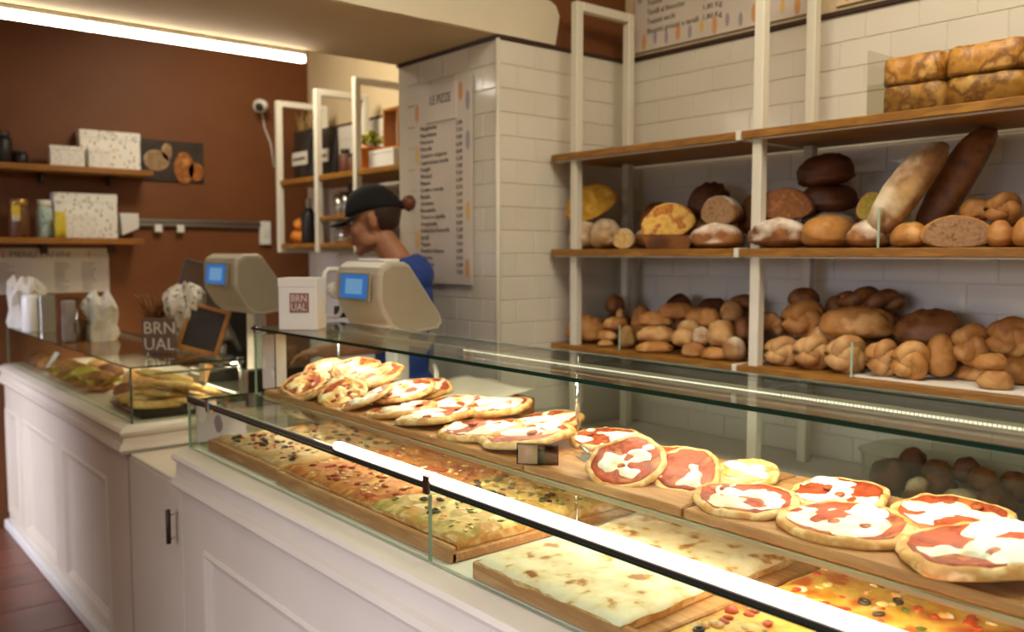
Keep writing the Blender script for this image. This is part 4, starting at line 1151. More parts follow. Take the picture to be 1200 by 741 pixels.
# ================================================================== LEFT COUNTER GOODS
GT = 1.1005
sg = thing('counter_sign', 'brown see-through sign with two rows of pale letters on the glass', 'sign', (1.135, 3.55, GT), (0, 0, R(-40)))
MB().box((-.066, -.003, .006), (.066, .003, .142), .001).build('plate', 'sign_brown', sg, world=False)
MB().box((-.066, -.02, 0), (.066, .02, .006), .001).build('foot', 'acrylic', sg, world=False)
for tx, z in (('BRN', .080), ('UAL', .016)):
    text_mb(tx, .068, (-.061, -.0034, z), (1, 0, 0), (0, 0, 1), .0006, width=.12).build('lettering', 'logo_pale', sg, world=False)
tp = thing('tissue_bouquet', 'patterned white paper bag bunched up behind the brown sign', 'paper bag', (1.255, 3.60, GT))
rings = []
for i in range(13):
    t_ = i / 12; r = [.045, .046, .046, .045, .046, .048, .054, .064, .074, .08, .078, .06, .02][i]
    rings.append([(r * (1 + .55 * nz((math.cos(a) * 2.4, math.sin(a) * 2.4, t_ * 4))) * math.cos(a), r * (1 + .55 * nz((math.cos(a) * 2.4 + 7, math.sin(a) * 2.4, t_ * 4))) * math.sin(a), .265 * t_ + .05 * t_ * nz((math.cos(a) * 4, math.sin(a) * 4, 3))) for a in [2 * math.pi * k / 26 for k in range(26)]])
MB().rings(rings, smooth=False).build('bag', 'tissue', tp, world=False)
dp = thing('dried_plant', 'tuft of dried brown stalks behind the sign', 'plant', (1.20, 3.80, GT))
MB().lathe([(.03, 0), (.034, .03), (.03, .10), (.033, .105), (.02, .10)], 16).build('pot', 'jar_brown', dp, world=False)
mb = MB(); rr = random.Random(5)
for i in range(60):
    a = rr.uniform(0, 6.3); l = rr.uniform(.03, .075); h_ = rr.uniform(.16, .235)
    mb.tube([(0, 0, .08), (l * .4 * math.cos(a), l * .4 * math.sin(a), h_ * .7), (l * math.cos(a), l * math.sin(a), h_)], [.002, .003, .005], 4)
mb.build('stalks', 'dry_brown', dp, world=False, kind='stuff')
cb = thing('chalkboard', 'small chalkboard in an orange wood frame leaning behind the paper bag', 'chalkboard', (1.285, 3.47, GT), (0, 0, 0))
cmx = Matrix.Translation((-.02, .02, .012)) @ Matrix.Rotation(R(-40), 4, 'Z') @ Matrix.Rotation(R(-14), 4, 'X') @ Matrix.Rotation(R(14), 4, 'Y')
MB().box((-.075, -.004, 0), (.075, .004, .17), 0, 0, cmx).build('slate', 'slate', cb, world=False)
for a, b in (((-.085, -.009, -.01), (-.07, .009, .18)), ((.07, -.009, -.01), (.085, .009, .18)), ((-.07, -.009, -.01), (.07, .009, .005)), ((-.07, -.009, .165), (.07, .009, .18))):
    MB().box(a, b, .002, 0, cmx).build('frame_bar', 'frame_wood', cb, world=False)
# tumblers, jar, bags
t = thing('napkin_dispenser', 'pale cylinder dispenser with a grey panel, leftmost tall item on the glass', 'dispenser', (.965, 4.98, GT))
MB().lathe([(.04, 0), (.044, .004), (.044, .17), (.04, .18), (.03, .186)], 24).build('drum', 'white_plastic', t, world=False)
MB().box((.03, -.055, 0), (.10, .0, .185), .004).build('panel', 'steel', t, world=False)
t = thing('card_holder', 'clear square holder with purple card inside, on the glass beside the white bag', 'holder', (1.0, 4.27, GT))
for a, b in (((-.055, -.05, 0), (-.05, .05, .2)), ((.05, -.05, 0), (.055, .05, .2)), ((-.05, -.05, 0), (.05, -.046, .2)), ((-.05, .046, 0), (.05, .05, .2)), ((-.05, -.046, 0), (.05, .046, .004))):
    MB().box(a, b, .001).build('side', 'acrylic', t, world=False)
MB().box((-.047, .0, .005), (.005, .04, .185), .002).build('card', 'purple_card', t, world=False)
MB().cyl((.028, -.01, .005), (.028, -.01, .10), .016, n=14).build('spoon_cup', 'crust_dark', t, world=False)
MB().tube([(.0, -.04, .04), (-.0, -.044, .15)], .005, 8).build('metal_bar', 'chrome', t, world=False)


def paper_bag(label, loc, r, h_, seed):
    t = thing('paper_bag', label, 'paper bag', loc); rings = []
    for i in range(9):
        t_ = i / 8; k = (.9, .92, .92, .9, .95, 1.05, 1.12, 1.0, .55)[i]
        rings.append([(r * k * (1 + .45 * nz((math.cos(a) * 2, math.sin(a) * 2, t_ * 3 + seed))) * math.cos(a), r * k * (1 + .45 * nz((math.cos(a) * 2 + 5, math.sin(a) * 2, t_ * 3 + seed))) * math.sin(a), h_ * t_ * (1 + .35 * t_ * nz((math.cos(a) * 2, math.sin(a) * 2, seed)))) for a in [2 * math.pi * q / 20 for q in range(20)]])
    MB().rings(rings, smooth=False).build('bag', 'paper_grey', t, world=False)


paper_bag('crumpled white paper bag right of the purple card holder', (1.11, 4.27, GT), .070, .20, 2)
paper_bag('crumpled white bag at the left picture edge against the printed menu', (1.0, 5.28, GT), .085, .25, 6)

# inside the left case
DK = .9025
ft = thing('black_tray', 'black tray holding the heap of flatbreads at the case\'s end', 'tray', (1.12, 3.42, DK))
MB().rings([[(x * k, y * k, z) for x, y in ((-.16, -.19), (.16, -.19), (.16, .19), (-.16, .19))] for k, z in ((.93, 0), (1, .02), (1.02, .02), (.96, .016), (.9, .005))], 0, False).build('shell', 'black_plastic', ft, world=False)
fb = []
for i, (x, y, z, rz, ry, lb) in enumerate([
    (1.04, 3.31, .024, 10, 4, 'lowest flatbread at the front of the heap'), (1.05, 3.45, .024, -8, 2, 'lowest flatbread in the middle of the heap'),
    (1.06, 3.56, .024, 14, 0, 'lowest flatbread at the back of the heap'), (1.17, 3.33, .026, -12, 6, 'inner flatbread at the case\'s end pane'),
    (1.18, 3.47, .026, 8, 4, 'inner flatbread in the middle of the heap'), (1.09, 3.36, .055, 30, 8, 'second-layer flatbread near the front glass'),
    (1.12, 3.50, .055, -20, 4, 'second-layer flatbread farther back'), (1.13, 3.34, .085, 16, 10, 'bright flatbread sloping toward the inner side'),
    (1.11, 3.43, .112, -24, 12, 'topmost bright flatbread of the heap'), (1.21, 3.38, .06, 4, 16, 'flatbread sliding down the heap toward the staff side')]):
    f0 = blob_fn(i + 3, .10, .6)
    o = MB().ell((0, 0, .012), (.105, .055, .017), 24, 8, 0, f0, None, .85).build('flatbread', 'flatbread')
    tag(put(o, (x, y, DK + z), (R(3), R(ry), R(rz))), lb, 'bread', 'flatbreads on the black tray')
for i, (x, y, lb) in enumerate([(1.03, 4.02, 'filled roll with yellow-green lettuce, nearest the flatbreads'), (1.02, 4.20, 'second lettuce-filled roll along the front glass'),
                                (1.02, 4.38, 'third lettuce-filled roll along the front glass'), (1.02, 4.56, 'fourth lettuce-filled roll, farthest along the front glass')]):
    t = thing('filled_roll', lb, 'sandwich', (x, y, DK), (0, 0, R(20 * (i % 3) - 15)), 'lettuce-filled rolls')
    MB().ell((0, 0, .018), (.07, .06, .024), 18, 8, 0, blob_fn(i, .06, .7)).build('bottom_half', 'crust_gold', t, world=False)
    rg = [[((.072 + .016 * math.sin(a * 7 + q * 2)) * q * math.cos(a), (.064 + .016 * math.sin(a * 6 + 1 + q)) * q * math.sin(a), .044 + .014 * math.sin(a * 9 + q * 5) + (q - .8) * .02) for a in [2 * math.pi * k / 40 for k in range(40)]] for q in (1.12, 1.0, .7, .2)]
    MB().rings(rg, cap=False).build('lettuce', 'lettuce', t, world=False)
    MB().ell((0, 0, .062), (.066, .056, .03), 18, 8, 0, blob_fn(i + 20, .07, .5)).build('top_half', 'lettuce' if i in (1,) else 'crust_gold', t, world=False)
for i, (x, y, r, m, lb) in enumerate([
    (1.20, 3.82, .06, 'crust_gold', 'round golden bun on the inner side, behind the sign'), (1.22, 3.97, .058, 'crust_pale', 'pale bun on the inner side, second from the sign'),
    (1.21, 4.13, .06, 'crust_gold', 'golden bun on the inner side, third from the sign'), (1.08, 3.82, .05, 'crust_brown', 'brown bun between the flatbreads and the lettuce rolls'),
    (1.03, 4.78, .06, 'crust_brown', 'brown bun past the lettuce rolls, first'), (1.03, 4.93, .058, 'crust_gold', 'golden bun past the lettuce rolls, second'),
    (1.03, 5.08, .06, 'crust_brown', 'brown bun past the lettuce rolls, third'), (1.03, 5.23, .06, 'crust_dark', 'dark bun at the left picture edge'),
    (1.19, 4.45, .062, 'crust_brown', 'brown bun on the inner side, level with the lettuce rolls'), (1.19, 4.65, .06, 'crust_gold', 'golden bun on the inner side, left of the white bag')]):
    o = MB().ell((0, 0, r * .36), (r, r, r * .85), 20, 12, 0, blob_fn(i + 40, .07, .42)).build('bun', m)
    tag(put(o, (x, y, DK)), lb, 'bread', 'buns in the far glass case')
o = MB().box((-.06, -.04, 0), (.06, .04, .004), .001).build('price_card', 'paper', None); tag(put(o, (.985, 4.68, DK + .06), (0, R(-60), 0)), 'small pale blue-white card before the lettuce rolls', 'card')
tc_ = thing('tent_card', 'little white folded card leaning over the flatbreads', 'card', (1.262, 3.43, DK + .09))
MB().box((-.002, -.035, 0), (.0, .035, .07), .0005).build('front_leaf', 'paper', tc_, world=False)
MB().box((-.002, -.035, 0), (.0, .035, .07), .0005, 0, Matrix.Rotation(R(22), 4, 'Y')).build('rear_leaf', 'frame_wood', tc_, world=False)
# added lavender card imitating a reflection in the right case's end glass
t = thing('reflection_card', 'pale lavender card standing in for a reflection in the near end glass', 'card', (1.0, 2.60, .9145))
MB().box((.935, 2.606, .93), (1.09, 2.610, 1.04), .0005).build('card', 'purple_card', t)
MB().box((.95, 2.585, .9145), (1.07, 2.622, .93), .001).build('foot', 'acrylic', t)
t = thing('reflection_card', 'tall pale cards standing in for a reflection at the left end of the upper guard', 'card', (1.18, 2.575, ZBD))  # pale colours here replace the bright reflection on the upper end pane
MB().box((1.135, 2.578, 1.0780), (1.175, 2.582, 1.245), .0005).build('card', 'purple_card', t)
MB().box((1.18, 2.580, 1.0780), (1.215, 2.584, 1.245), .0005).build('second_card', 'print_paper', t)
MB().box((1.135, 2.57, 1.0775), (1.215, 2.59, 1.0785)).build('foot', 'acrylic', t)

# ================================================================== BROWN WALL
for x1, z, lb in ((1.655, 1.95, 'wooden wall shelf with the dark jars and white cartons, upper one'), (1.595, 1.563, 'wooden wall shelf with the jars and patterned carton, lower one')):
    t = thing('wall_shelf', lb, 'shelf', (.7, YB, z))
    MB().box((-.2, 5.19, z - .016), (x1, YB - .001, z + .016), .003).build('board', 'shelf_wood_x', t)
    for x in (.3, 1.1, 1.45): MB().box((x, 5.30, z - .07), (x + .02, YB - .001, z - .016), .002).build('bracket', 'dark_trim', t)
WS1, WS2 = 1.966, 1.579


def carton(label, x0, x1, z, h_, y, d, m, yaw=0):
    t = thing('carton', label, 'box', ((x0 + x1) / 2, y, z), (0, 0, R(yaw))); w2 = (x1 - x0) / 2
    MB().box((-w2, 0, 0), (w2, d, h_ * .8), .002).build('body', m, t, world=False)
    MB().box((-w2 - .002, -.002, h_ * .8), (w2 + .002, d + .002, h_), .002).build('lid', m, t, world=False)


carton('large white patterned carton on the upper brown-wall shelf', 1.30, 1.62, WS1, .215, 5.30, .08, 'carton')
carton('small white carton on the upper shelf, left of the large one', 1.135, 1.305, WS1, .11, 5.235, .06, 'carton_small')
carton('small white carton on the upper shelf, before the large one', 1.325, 1.44, WS1, .105, 5.225, .06, 'carton_small')
carton('large white patterned carton on the lower brown-wall shelf', 1.16, 1.485, WS2, .25, 5.305, .08, 'carton')
carton('small white carton before the large one on the lower shelf', 1.19, 1.35, WS2, .132, 5.225, .06, 'carton_small')
for i, (x, z, h_, r, lb) in enumerate([(.80, WS1, .13, .055, 'dark squat jar on the upper shelf at the picture edge'), (.915, WS1, .165, .05, 'taller dark jar on the upper shelf, second from the edge'), (1.0, WS1, .07, .038, 'small dark jar on the upper shelf, nearest the cartons')]):
    t = thing('dark_jar', lb, 'jar', (x, 5.28, z))
    MB().lathe([(r * .9, 0), (r, .008), (r, h_ * .72), (r * .8, h_ * .8)], 20).build('body', 'black_plastic', t, world=False)
    MB().lathe([(r * .84, h_ * .8), (r * .84, h_), (r * .7, h_)], 20).build('lid', 'dark_grey', t, world=False)
for x, m, lm_, lb in ((.985, 'jar_brown', 'lid_gold', 'brown jar with a yellow label on the lower wall shelf'), (1.105, 'jar_teal', 'white_metal', 'blue-green jar on the lower wall shelf')):
    t = thing('preserve_jar', lb, 'jar', (x, 5.28, WS2)); r = .05 if m == 'jar_brown' else .04
    MB().lathe([(r * .9, 0), (r, .01), (r, .145), (r * .8, .17)], 22).build('body', m, t, world=False)
    MB().lathe([(r * .84, .17), (r * .86, .172), (r * .86, .2), (r * .8, .203)], 22).build('lid', lm_, t, world=False)
    if m == 'jar_brown':
        MB().box((-.045, -.052, .09), (-.005, -.044, .17), .002).build('label', 'label_yellow', t, world=False)
        MB().box((-.043, -.054, .085), (-.012, -.0515, .115), .001).build('sub_label', 'label_white', t, world=False)
t = thing('yellow_pouch', 'small yellow pouch between the blue-green jar and the cartons', 'pouch', (1.165, 5.21, WS2))
MB().rings([[(x * k, y * k2, z) for x, y in ((-.026, -.012), (.026, -.012), (.026, .012), (-.026, .012))] for k, k2, z in ((1, 1, 0), (1.05, 1.2, .05), (1, .8, .11), (.95, .15, .14))], 0, True).build('pouch', 'label_yellow', t, world=False)
# picture of baked goods, grey rail, menu poster
t = thing('food_photo', 'dark unframed photo print of bread on the brown wall', 'picture', (1.83, YB, 2.04))
MB().box((1.645, YB - .012, 1.925), (2.02, YB - .001, 2.165), .001).build('panel', 'photo_dark', t)
for cx, cz, a, b, m in ((1.735, 2.045, .075, .062, 'photo_tan'), (1.90, 2.01, .06, .095, 'photo_orange'), (1.97, 1.99, .045, .055, 'photo_orange'), (1.80, 2.10, .03, .05, 'photo_tan')):
    MB().poly([(cx + a * math.cos(q) * (1 + .12 * nz((q, cx * 9, 0))), YB - .0122, cz + b * math.sin(q)) for q in [2 * math.pi * k / 24 for k in range(24)]], (0, -.0006, 0)).build('printed_shape', m, t)
t = thing('wall_rail', 'long grey wall rail with white clips on the brown wall', 'rail', (2.0, YB, 1.67))
MB().box((1.60, YB - .03, 1.655), (2.37, YB - .001, 1.70), .004).build('rail', 'steel', t)
MB().box((1.60, YB - .034, 1.675), (2.37, YB - .03, 1.683), .001).build('groove', 'dark_grey', t)
for x in (1.73, 1.86): MB().box((x - .022, YB - .045, 1.62), (x + .022, YB - .03, 1.665), .004).build('clip', 'white_plastic', t)
t = thing('wall_box', 'small white wedge box hanging at the rail\'s left end', 'box', (1.55, YB, 1.60))
MB().poly([(1.51, 5.30, 1.60), (1.60, 5.30, 1.64), (1.60, 5.30, 1.725), (1.50, 5.30, 1.725)], (0, .098, 0)).build('housing', 'white_plastic', t)


def ornament(parent, c, ua, h_, m, n_out):
    ua = Vector(ua); c = Vector(c)
    MB().poly([tuple(c + ua * (h_ * .15 * math.sin(q)) + Vector((0, 0, h_ * .42 * math.cos(q)))) for q in [2 * math.pi * k / 12 for k in range(12)]], Vector(n_out) * .0006).build('ornament', m, parent)


pm_ = thing('menu_poster', 'wide pale menu sheet under the lower shelf on the brown wall', 'poster', (1.0, YB, 1.4))
MB().box((.35, YB - .006, 1.275), (1.455, YB - .001, 1.525), .0005).build('sheet', 'print_paper', pm_)
text_mb('MENU PANINI', .045, (.95, YB - .0065, 1.475), (1, 0, 0), (0, 0, 1), .0003, width=.30).build('lettering', 'ink', pm_)
rr = random.Random(3)
WORDS = ['Prosciutto', 'Mortadella', 'Salame', 'Porchetta', 'Speck brie', 'Tonno olive', 'Verdure', 'Caprese', 'Bresaola', 'Cotto', 'Tacchino', 'Fesa rucola', 'Crudo']
for cx in (.74, .90, 1.17, 1.31):
    body = '\n'.join(WORDS[(i * 5 + int(cx * 100)) % 13] for i in range(10))
    text_mb(body, .0165, (cx, YB - .0065, 1.435), (1, 0, 0), (0, 0, 1), .0003).build('lettering', 'ink', pm_)
for cx in (.85, .93, 1.36): ornament(pm_, (cx - .01, YB - .0062, 1.49), (1, 0, 0), .05, 'ink_orange', (0, -1, 0))

# security camera
t = thing('security_camera', 'small white security camera with a cable on the brown wall', 'camera', (2.36, YB, 2.42))
MB().lathe([(.045, 0), (.045, .015), (.03, .022)], 18, mx=Matrix.Translation((2.39, YB, 2.43)) @ Matrix.Rotation(R(90), 4, 'X')).build('mount', 'white_plastic', t)
MB().tube([(2.39, 5.38, 2.43), (2.38, 5.34, 2.43)], .012, 8).build('arm', 'white_plastic', t)
MB().ell((2.36, 5.30, 2.42), (.042, .042, .038), 18, 12).build('body', 'white_plastic', t)
MB().ell((2.335, 5.272, 2.405), (.024, .024, .024), 14, 8).build('lens', 'black_plastic', t)
MB().tube([(2.40, 5.392, 2.41), (2.42, 5.394, 2.3), (2.46, 5.394, 2.2), (2.48, 5.394, 2.05)], .005, 6).build('cable', 'white_plastic', t)
t = thing('wall_switch', 'white switch box on the brown wall beside the corner shelves', 'switch', (2.32, YB, 1.6))
MB().box((2.37, YB - .03, 1.55), (2.44, YB - .001, 1.70), .004).build('plate', 'white_plastic', t)
MB().box((2.385, YB - .034, 1.60), (2.425, YB - .03, 1.65), .002).build('rocker', 'white_metal', t)

# ================================================================== CORNER SHELF UNIT
cu_ = thing('corner_shelf', 'white ladder-framed wooden shelves in the corner past the woman', 'shelf', (2.5, 4.5, 1.5))
for y in (4.965, 4.475, 4.045):
    for x in (2.30, 2.60): MB().box((x, y - .018, 1.50), (x + .035, y + .018, 2.40), .003).build('post', 'white_metal', cu_)
    MB().box((2.335, y - .018, 2.365), (2.60, y + .018, 2.40), .003).build('top_bar', 'white_metal', cu_)
    MB().box((2.335, y - .018, 1.50), (2.60, y + .018, 1.53), .003).build('bottom_bar', 'white_metal', cu_)
C1, C2, C3 = 1.928, 1.552, 1.698
MB().box((2.31, 3.60, C1 - .03), (2.68, 5.0, C1), .003).build('shelf_board', 'oak', cu_)
MB().box((2.31, 4.05, C2 - .025), (2.68, 4.98, C2), .003).build('shelf_board', 'oak', cu_)
MB().box((2.31, 4.06, C3 - .02), (2.55, 4.46, C3), .003).build('shelf_board', 'oak', cu_)


def coffee_bag(label, x, y, z, w_, h_):
    t = thing('coffee_bag', label, 'bag', (x, y, z)); rings = []
    for i in range(9):
        q = i / 8; d = .035 * (1 - q ** 2.2) + .003; ww = w_ / 2 * (.92 + .16 * q)
        rings.append([(d * math.cos(a) * abs(math.cos(a)) ** .2, ww * math.copysign(abs(math.sin(a)) ** .55, math.sin(a)), h_ * q) for a in [2 * math.pi * k / 20 for k in range(20)]])
    MB().rings(rings).build('pouch', 'bag_black', t, world=False)
    MB().box((-.041, -w_ * .34, h_ * .30), (-.034, w_ * .34, h_ * .56), .001).build('label', 'label_white', t, world=False)
    MB().box((-.0425, -w_ * .28, h_ * .40), (-.0412, w_ * .28, h_ * .45)).build('print', 'ink', t, world=False)


coffee_bag('black pouch with a white label on the upper corner shelf, left frame', 2.44, 4.87, C1, .28, .30)
coffee_bag('black pouch with a white label on the upper corner shelf, between the frames', 2.44, 4.60, C1, .25, .285)
t = thing('dried_grasses', 'dry grass tufts in a pale pot at the left of the corner shelf', 'plant', (2.53, 5.03, C1))
MB().lathe([(.035, 0), (.04, .02), (.045, .10), (.04, .10)], 16).build('pot', 'crumb', t, world=False)
mb = MB()
for i in range(46):
    a = rr.uniform(0, 6.3); l = rr.uniform(.02, .14); h_ = rr.uniform(.28, .45)
    mb.tube([(0, 0, .08), (l * .3 * math.cos(a) * .6, l * .3 * math.sin(a), h_ * .6), (l * math.cos(a) * .6, l * math.sin(a), h_)], [.002, .003, .004], 4)
mb.build('grass', 'dry_grass', t, world=False, kind='stuff')
for i, (y, h_, r, lb) in enumerate([(4.425, .15, .035, 'dark narrow jar on the upper corner shelf, beside the black pouch'), (4.345, .12, .03, 'shorter dark jar on the upper corner shelf'), (4.235, .17, .025, 'slim dark bottle behind the orange pot')]):
    t = thing('dark_jar', lb, 'jar', (2.46 + .07 * (i == 2), y, C1))
    MB().lathe([(r * .9, 0), (r, .006), (r, h_ * .75), (r * .7, h_ * .84)], 16).build('body', 'crust_dark', t, world=False)
    MB().lathe([(r * .74, h_ * .84), (r * .74, h_), (r * .6, h_)], 16).build('lid', 'black_plastic', t, world=False)
t = thing('potted_plant', 'orange pot with a yellow-green plant on the upper corner shelf', 'plant', (2.44, 4.115, C1))
MB().lathe([(.05, 0), (.054, .004), (.066, .115), (.07, .115), (.07, .13), (.06, .13), (.055, .1)], 22).build('pot', 'pot_orange', t, world=False)
mb = MB()
for i in range(70):
    a, b_, q = rr.uniform(0, 6.3), rr.uniform(.05, 1), rr.uniform(.04, .085)
    c = (q * math.cos(a) * b_, q * math.sin(a) * b_, .14 + .06 * (1 - b_ * b_) + rr.uniform(-.01, .015))
    mb.ell((0, 0, 0), (.02, .013, .005), 6, 4, 0, None, Matrix.Translation(c) @ Euler((rr.uniform(-1, 1), rr.uniform(-1, 1), a)).to_matrix().to_4x4())
mb.build('foliage', 'leaf_green', t, world=False, kind='stuff')
t = thing('display_box', 'light wooden open box standing on the white carton', 'box', (2.46, 3.885, C1 + .10))
for a, b in (((-.04, -.075, 0), (.04, -.062, .21)), ((-.04, .062, 0), (.04, .075, .21)), ((-.04, -.062, .197), (.04, .062, .21)), ((-.04, -.062, 0), (.04, .062, .013))):
    MB().box(a, b, .002).build('side', 'frame_wood', t, world=False)
MB().box((.03, -.062, .013), (.036, .062, .197)).build('back', 'print_paper', t, world=False)
t = thing('carton', 'plain white carton on the upper corner shelf under the wooden frame', 'box', (2.46, 3.93, C1))
MB().box((-.07, -.12, 0), (.07, .12, .08), .002).build('body', 'white_plastic', t, world=False)
MB().box((-.072, -.122, .08), (.072, .122, .0995), .002).build('lid', 'white_plastic', t, world=False)
for i, (y, z, r, lb) in enumerate([(5.10, 0, .05, 'orange gourd at the left of the lower corner shelf'), (5.03, .0, .045, 'orange gourd beside the dark bottle'), (5.075, .075, .045, 'orange gourd lying on the other two')]):
    o = MB().ell((0, 0, r * .9), (r, r, r * .9), 18, 12, 0, lambda u: Vector((u.x, u.y, u.z)) * (1 - .06 * abs(math.sin(4 * math.atan2(u.y, u.x))))).build('gourd', 'pot_orange')
    MB().cyl((0, 0, r * 1.6), (.004, 0, r * 2.0), .006, .004, 8).build('stem', 'dry_grass', o, world=False)
    tag(put(o, (2.44, y - .12, C2 + z)), lb, 'gourd', 'gourds on the corner shelf')
t = thing('dark_bottle', 'dark bottle with a pale neck on the lower corner shelf', 'bottle', (2.44, 4.84, C2))
MB().lathe([(.042, 0), (.046, .006), (.046, .16), (.034, .19), (.016, .215)], 20).build('body', 'black_plastic', t, world=False)
MB().lathe([(.017, .213), (.015, .26), (.017, .262), (.012, .275)], 16).build('neck', 'label_white', t, world=False)
for i, (y, h_, lb) in enumerate([(4.42, .12, 'pale steel cup on the little middle shelf, left one'), (4.34, .135, 'pale steel cup on the little middle shelf, middle one'), (4.25, .14, 'pale steel cup on the little middle shelf, under the dark lid'), (4.16, .11, 'pale steel cup at the right of the little middle shelf')]):
    t = thing('steel_cup', lb, 'cup', (2.42, y, C3))
    MB().lathe([(.026, 0), (.03, .004), (.036, h_), (.033, h_), (.026, .01), (.001, .008)], 20).build('body', 'silver_cup', t, world=False)
    if i == 2: MB().lathe([(.038, h_), (.040, h_ + .004), (.040, h_ + .03), (.03, h_ + .034)], 18).build('lid', 'dark_grey', t, world=False)
t = thing('big_jar', 'wide glass storage jar on the lower corner shelf', 'jar', (2.42, 4.33, C2))
MB().lathe([(.07, 0), (.078, .008), (.078, .075), (.06, .09)], 24).build('body', 'silver_cup', t, world=False)
MB().lathe([(.062, .09), (.064, .092), (.064, .105), (.01, .112)], 24).build('lid', 'steel', t, world=False)
t = thing('glass_jar', 'small pale jar left of the wide storage jar', 'jar', (2.42, 4.435 + .0, C2))
MB().lathe([(.018, 0), (.022, .004), (.022, .09), (.016, .1)], 16).build('body', 'label_white', t, world=False)
MB().lathe([(.018, .1), (.018, .12), (.01, .122)], 16).build('lid', 'steel', t, world=False)

# ================================================================== MENU BOARDS
mp = thing('menu_board', 'tall white printed price list on the tiled pillar behind the woman', 'menu', (PX, 2.88, 1.77))
xm = PX - .006
MB().box((xm, 2.695, 1.375), (xm + .004, 3.085, 2.172), .0005).build('sheet', 'print_paper', mp)
hd = MB().box((xm - .006, 2.79, 2.02), (xm, 3.0, 2.165), .001).build('header_plate', 'print_paper', mp)
text_mb('LE PIZZE', .05, (xm - .0066, 2.965, 2.09), (0, -1, 0), (0, 0, 1), .0004, width=.14).build('lettering', 'ink', hd)
ROWS = ['Margherita', 'Napoletana', 'Marinara', 'Diavola', 'Quattro stagioni', 'Capricciosa verde', 'Funghi', 'Wurstel', 'Patate', 'Crudo e rucola', 'Bufala', 'Ortolana', 'Boscaiola', 'Tonno e cipolla', 'Gorgonzola', 'Salsiccia friarielli', 'Speck', 'Vegana', 'Rustica bianca', 'Calzone', 'Focaccia', 'Zucchine']
for i, s_ in enumerate(ROWS):
    z = 1.995 - i * .0275
    text_mb(s_, .024, (xm - .0008, 3.045, z), (0, -1, 0), (0, 0, 1), .0004, width=min(.20, .0115 * len(s_))).build('lettering', 'ink', mp)
    text_mb('%d,%s0' % (5 + (i * 7) % 5, '05'[i % 2]), .022, (xm - .0008, 2.795, z), (0, -1, 0), (0, 0, 1), .0004, width=.038).build('lettering', 'ink', mp)
for z, y, m in ((2.12, 2.765, 'ink_orange'), (2.08, 2.72, 'ink_purple'), (1.93, 2.72, 'ink_purple'), (1.66, 2.72, 'ink_yellow'), (1.44, 2.725, 'ink_orange'), (2.07, 3.068, 'ink_orange'), (1.90, 3.068, 'ink_yellow'), (1.55, 3.068, 'ink_yellow')):
    ornament(mp, (xm - .0002, y, z), (0, 1, 0), .09, m, (-1, 0, 0))
for y0, y1, lb in ((1.66, 2.49, 'large white price list high on the wall above the bread, left of the white post'), (.7, 1.60, 'second price list high on the wall, right of the white post')):
    mr = thing('menu_board', lb, 'menu', (XW, (y0 + y1) / 2, 2.6)); x = XW - .012
    MB().box((x, y0, 2.31), (XW - .001, y1, 2.98), .001).build('panel', 'print_paper' if y0 > 1 else 'cream_wall', mr)
    if y0 > 1:
        for i, (a, b) in enumerate((('Biscotti grissini e taralli', '1,80 Kg'), ('Tozzetti secchi', '1,80 Kg'), ('Taralli al finocchio', '1,20 Kg'), ('Tozzetti', '2,80 Kg'), ('Ciambelline', '2,50 Kg'), ('Crostata', '3,00 Kg'), ('Frollini', '2,60 Kg'))):
            z = 2.375 + i * .037
            text_mb(a, .030, (x - .0008, 2.425, z), (0, -1, 0), (0, 0, 1), .0005, width=.0095 * len(a)).build('lettering', 'ink', mr)
            text_mb(b, .028, (x - .0008, 2.15, z), (0, -1, 0), (0, 0, 1), .0005, width=.085).build('lettering', 'ink', mr)
        for i, a in enumerate(('Biscotti secchi e noci', 'Amaretti', 'Torta', 'Pasticceria')):
            text_mb(a, .030, (x - .0008, 2.02, 2.45 + i * .037), (0, -1, 0), (0, 0, 1), .0005, width=.0095 * len(a)).build('lettering', 'ink', mr)
        k = 0; y = 2.44
        while y > 1.70:
            ornament(mr, (x - .0002, y, 2.345 + .01 * (k % 2)), (0, 1, 0), .06 + .02 * (k % 3 == 0), ('ink_orange', 'ink_purple', 'ink_purple', 'ink_orange', 'ink_purple', 'ink_yellow')[k % 6], (-1, 0, 0)); y -= .058; k += 1
        for z in (2.55, 2.68): ornament(mr, (x - .0002, 2.465, z), (0, 1, 0), .12, 'ink_purple', (-1, 0, 0))
    else:
        for k in range(12): ornament(mr, (x - .0002, 1.56 - k * .065, 2.35), (0, 1, 0), .06 + .02 * (k % 3 == 0), ('ink_orange', 'ink_purple', 'ink_yellow')[k % 3], (-1, 0, 0))


# ================================================================== THE WOMAN
def capsule(mb, p, q, r, r2=None, n=14):
    p, q = Vector(p), Vector(q); r2 = r if r2 is None else r2; d = (q - p); L = d.length
    if L < 1e-6: d = Vector((0, 0, 1))
    d.normalize(); pts, rr_ = [], []
    for i in range(6):
        a = math.pi / 2 * i / 5 * .98 + .02; pts.append(p - d * r * math.cos(a)); rr_.append(r * math.sin(a))
    for i in range(6):
        a = math.pi / 2 * (1 - i / 5 * .98); pts.append(q + d * r2 * math.cos(a)); rr_.append(r2 * math.sin(a))
    mb.tube(pts, rr_, n)


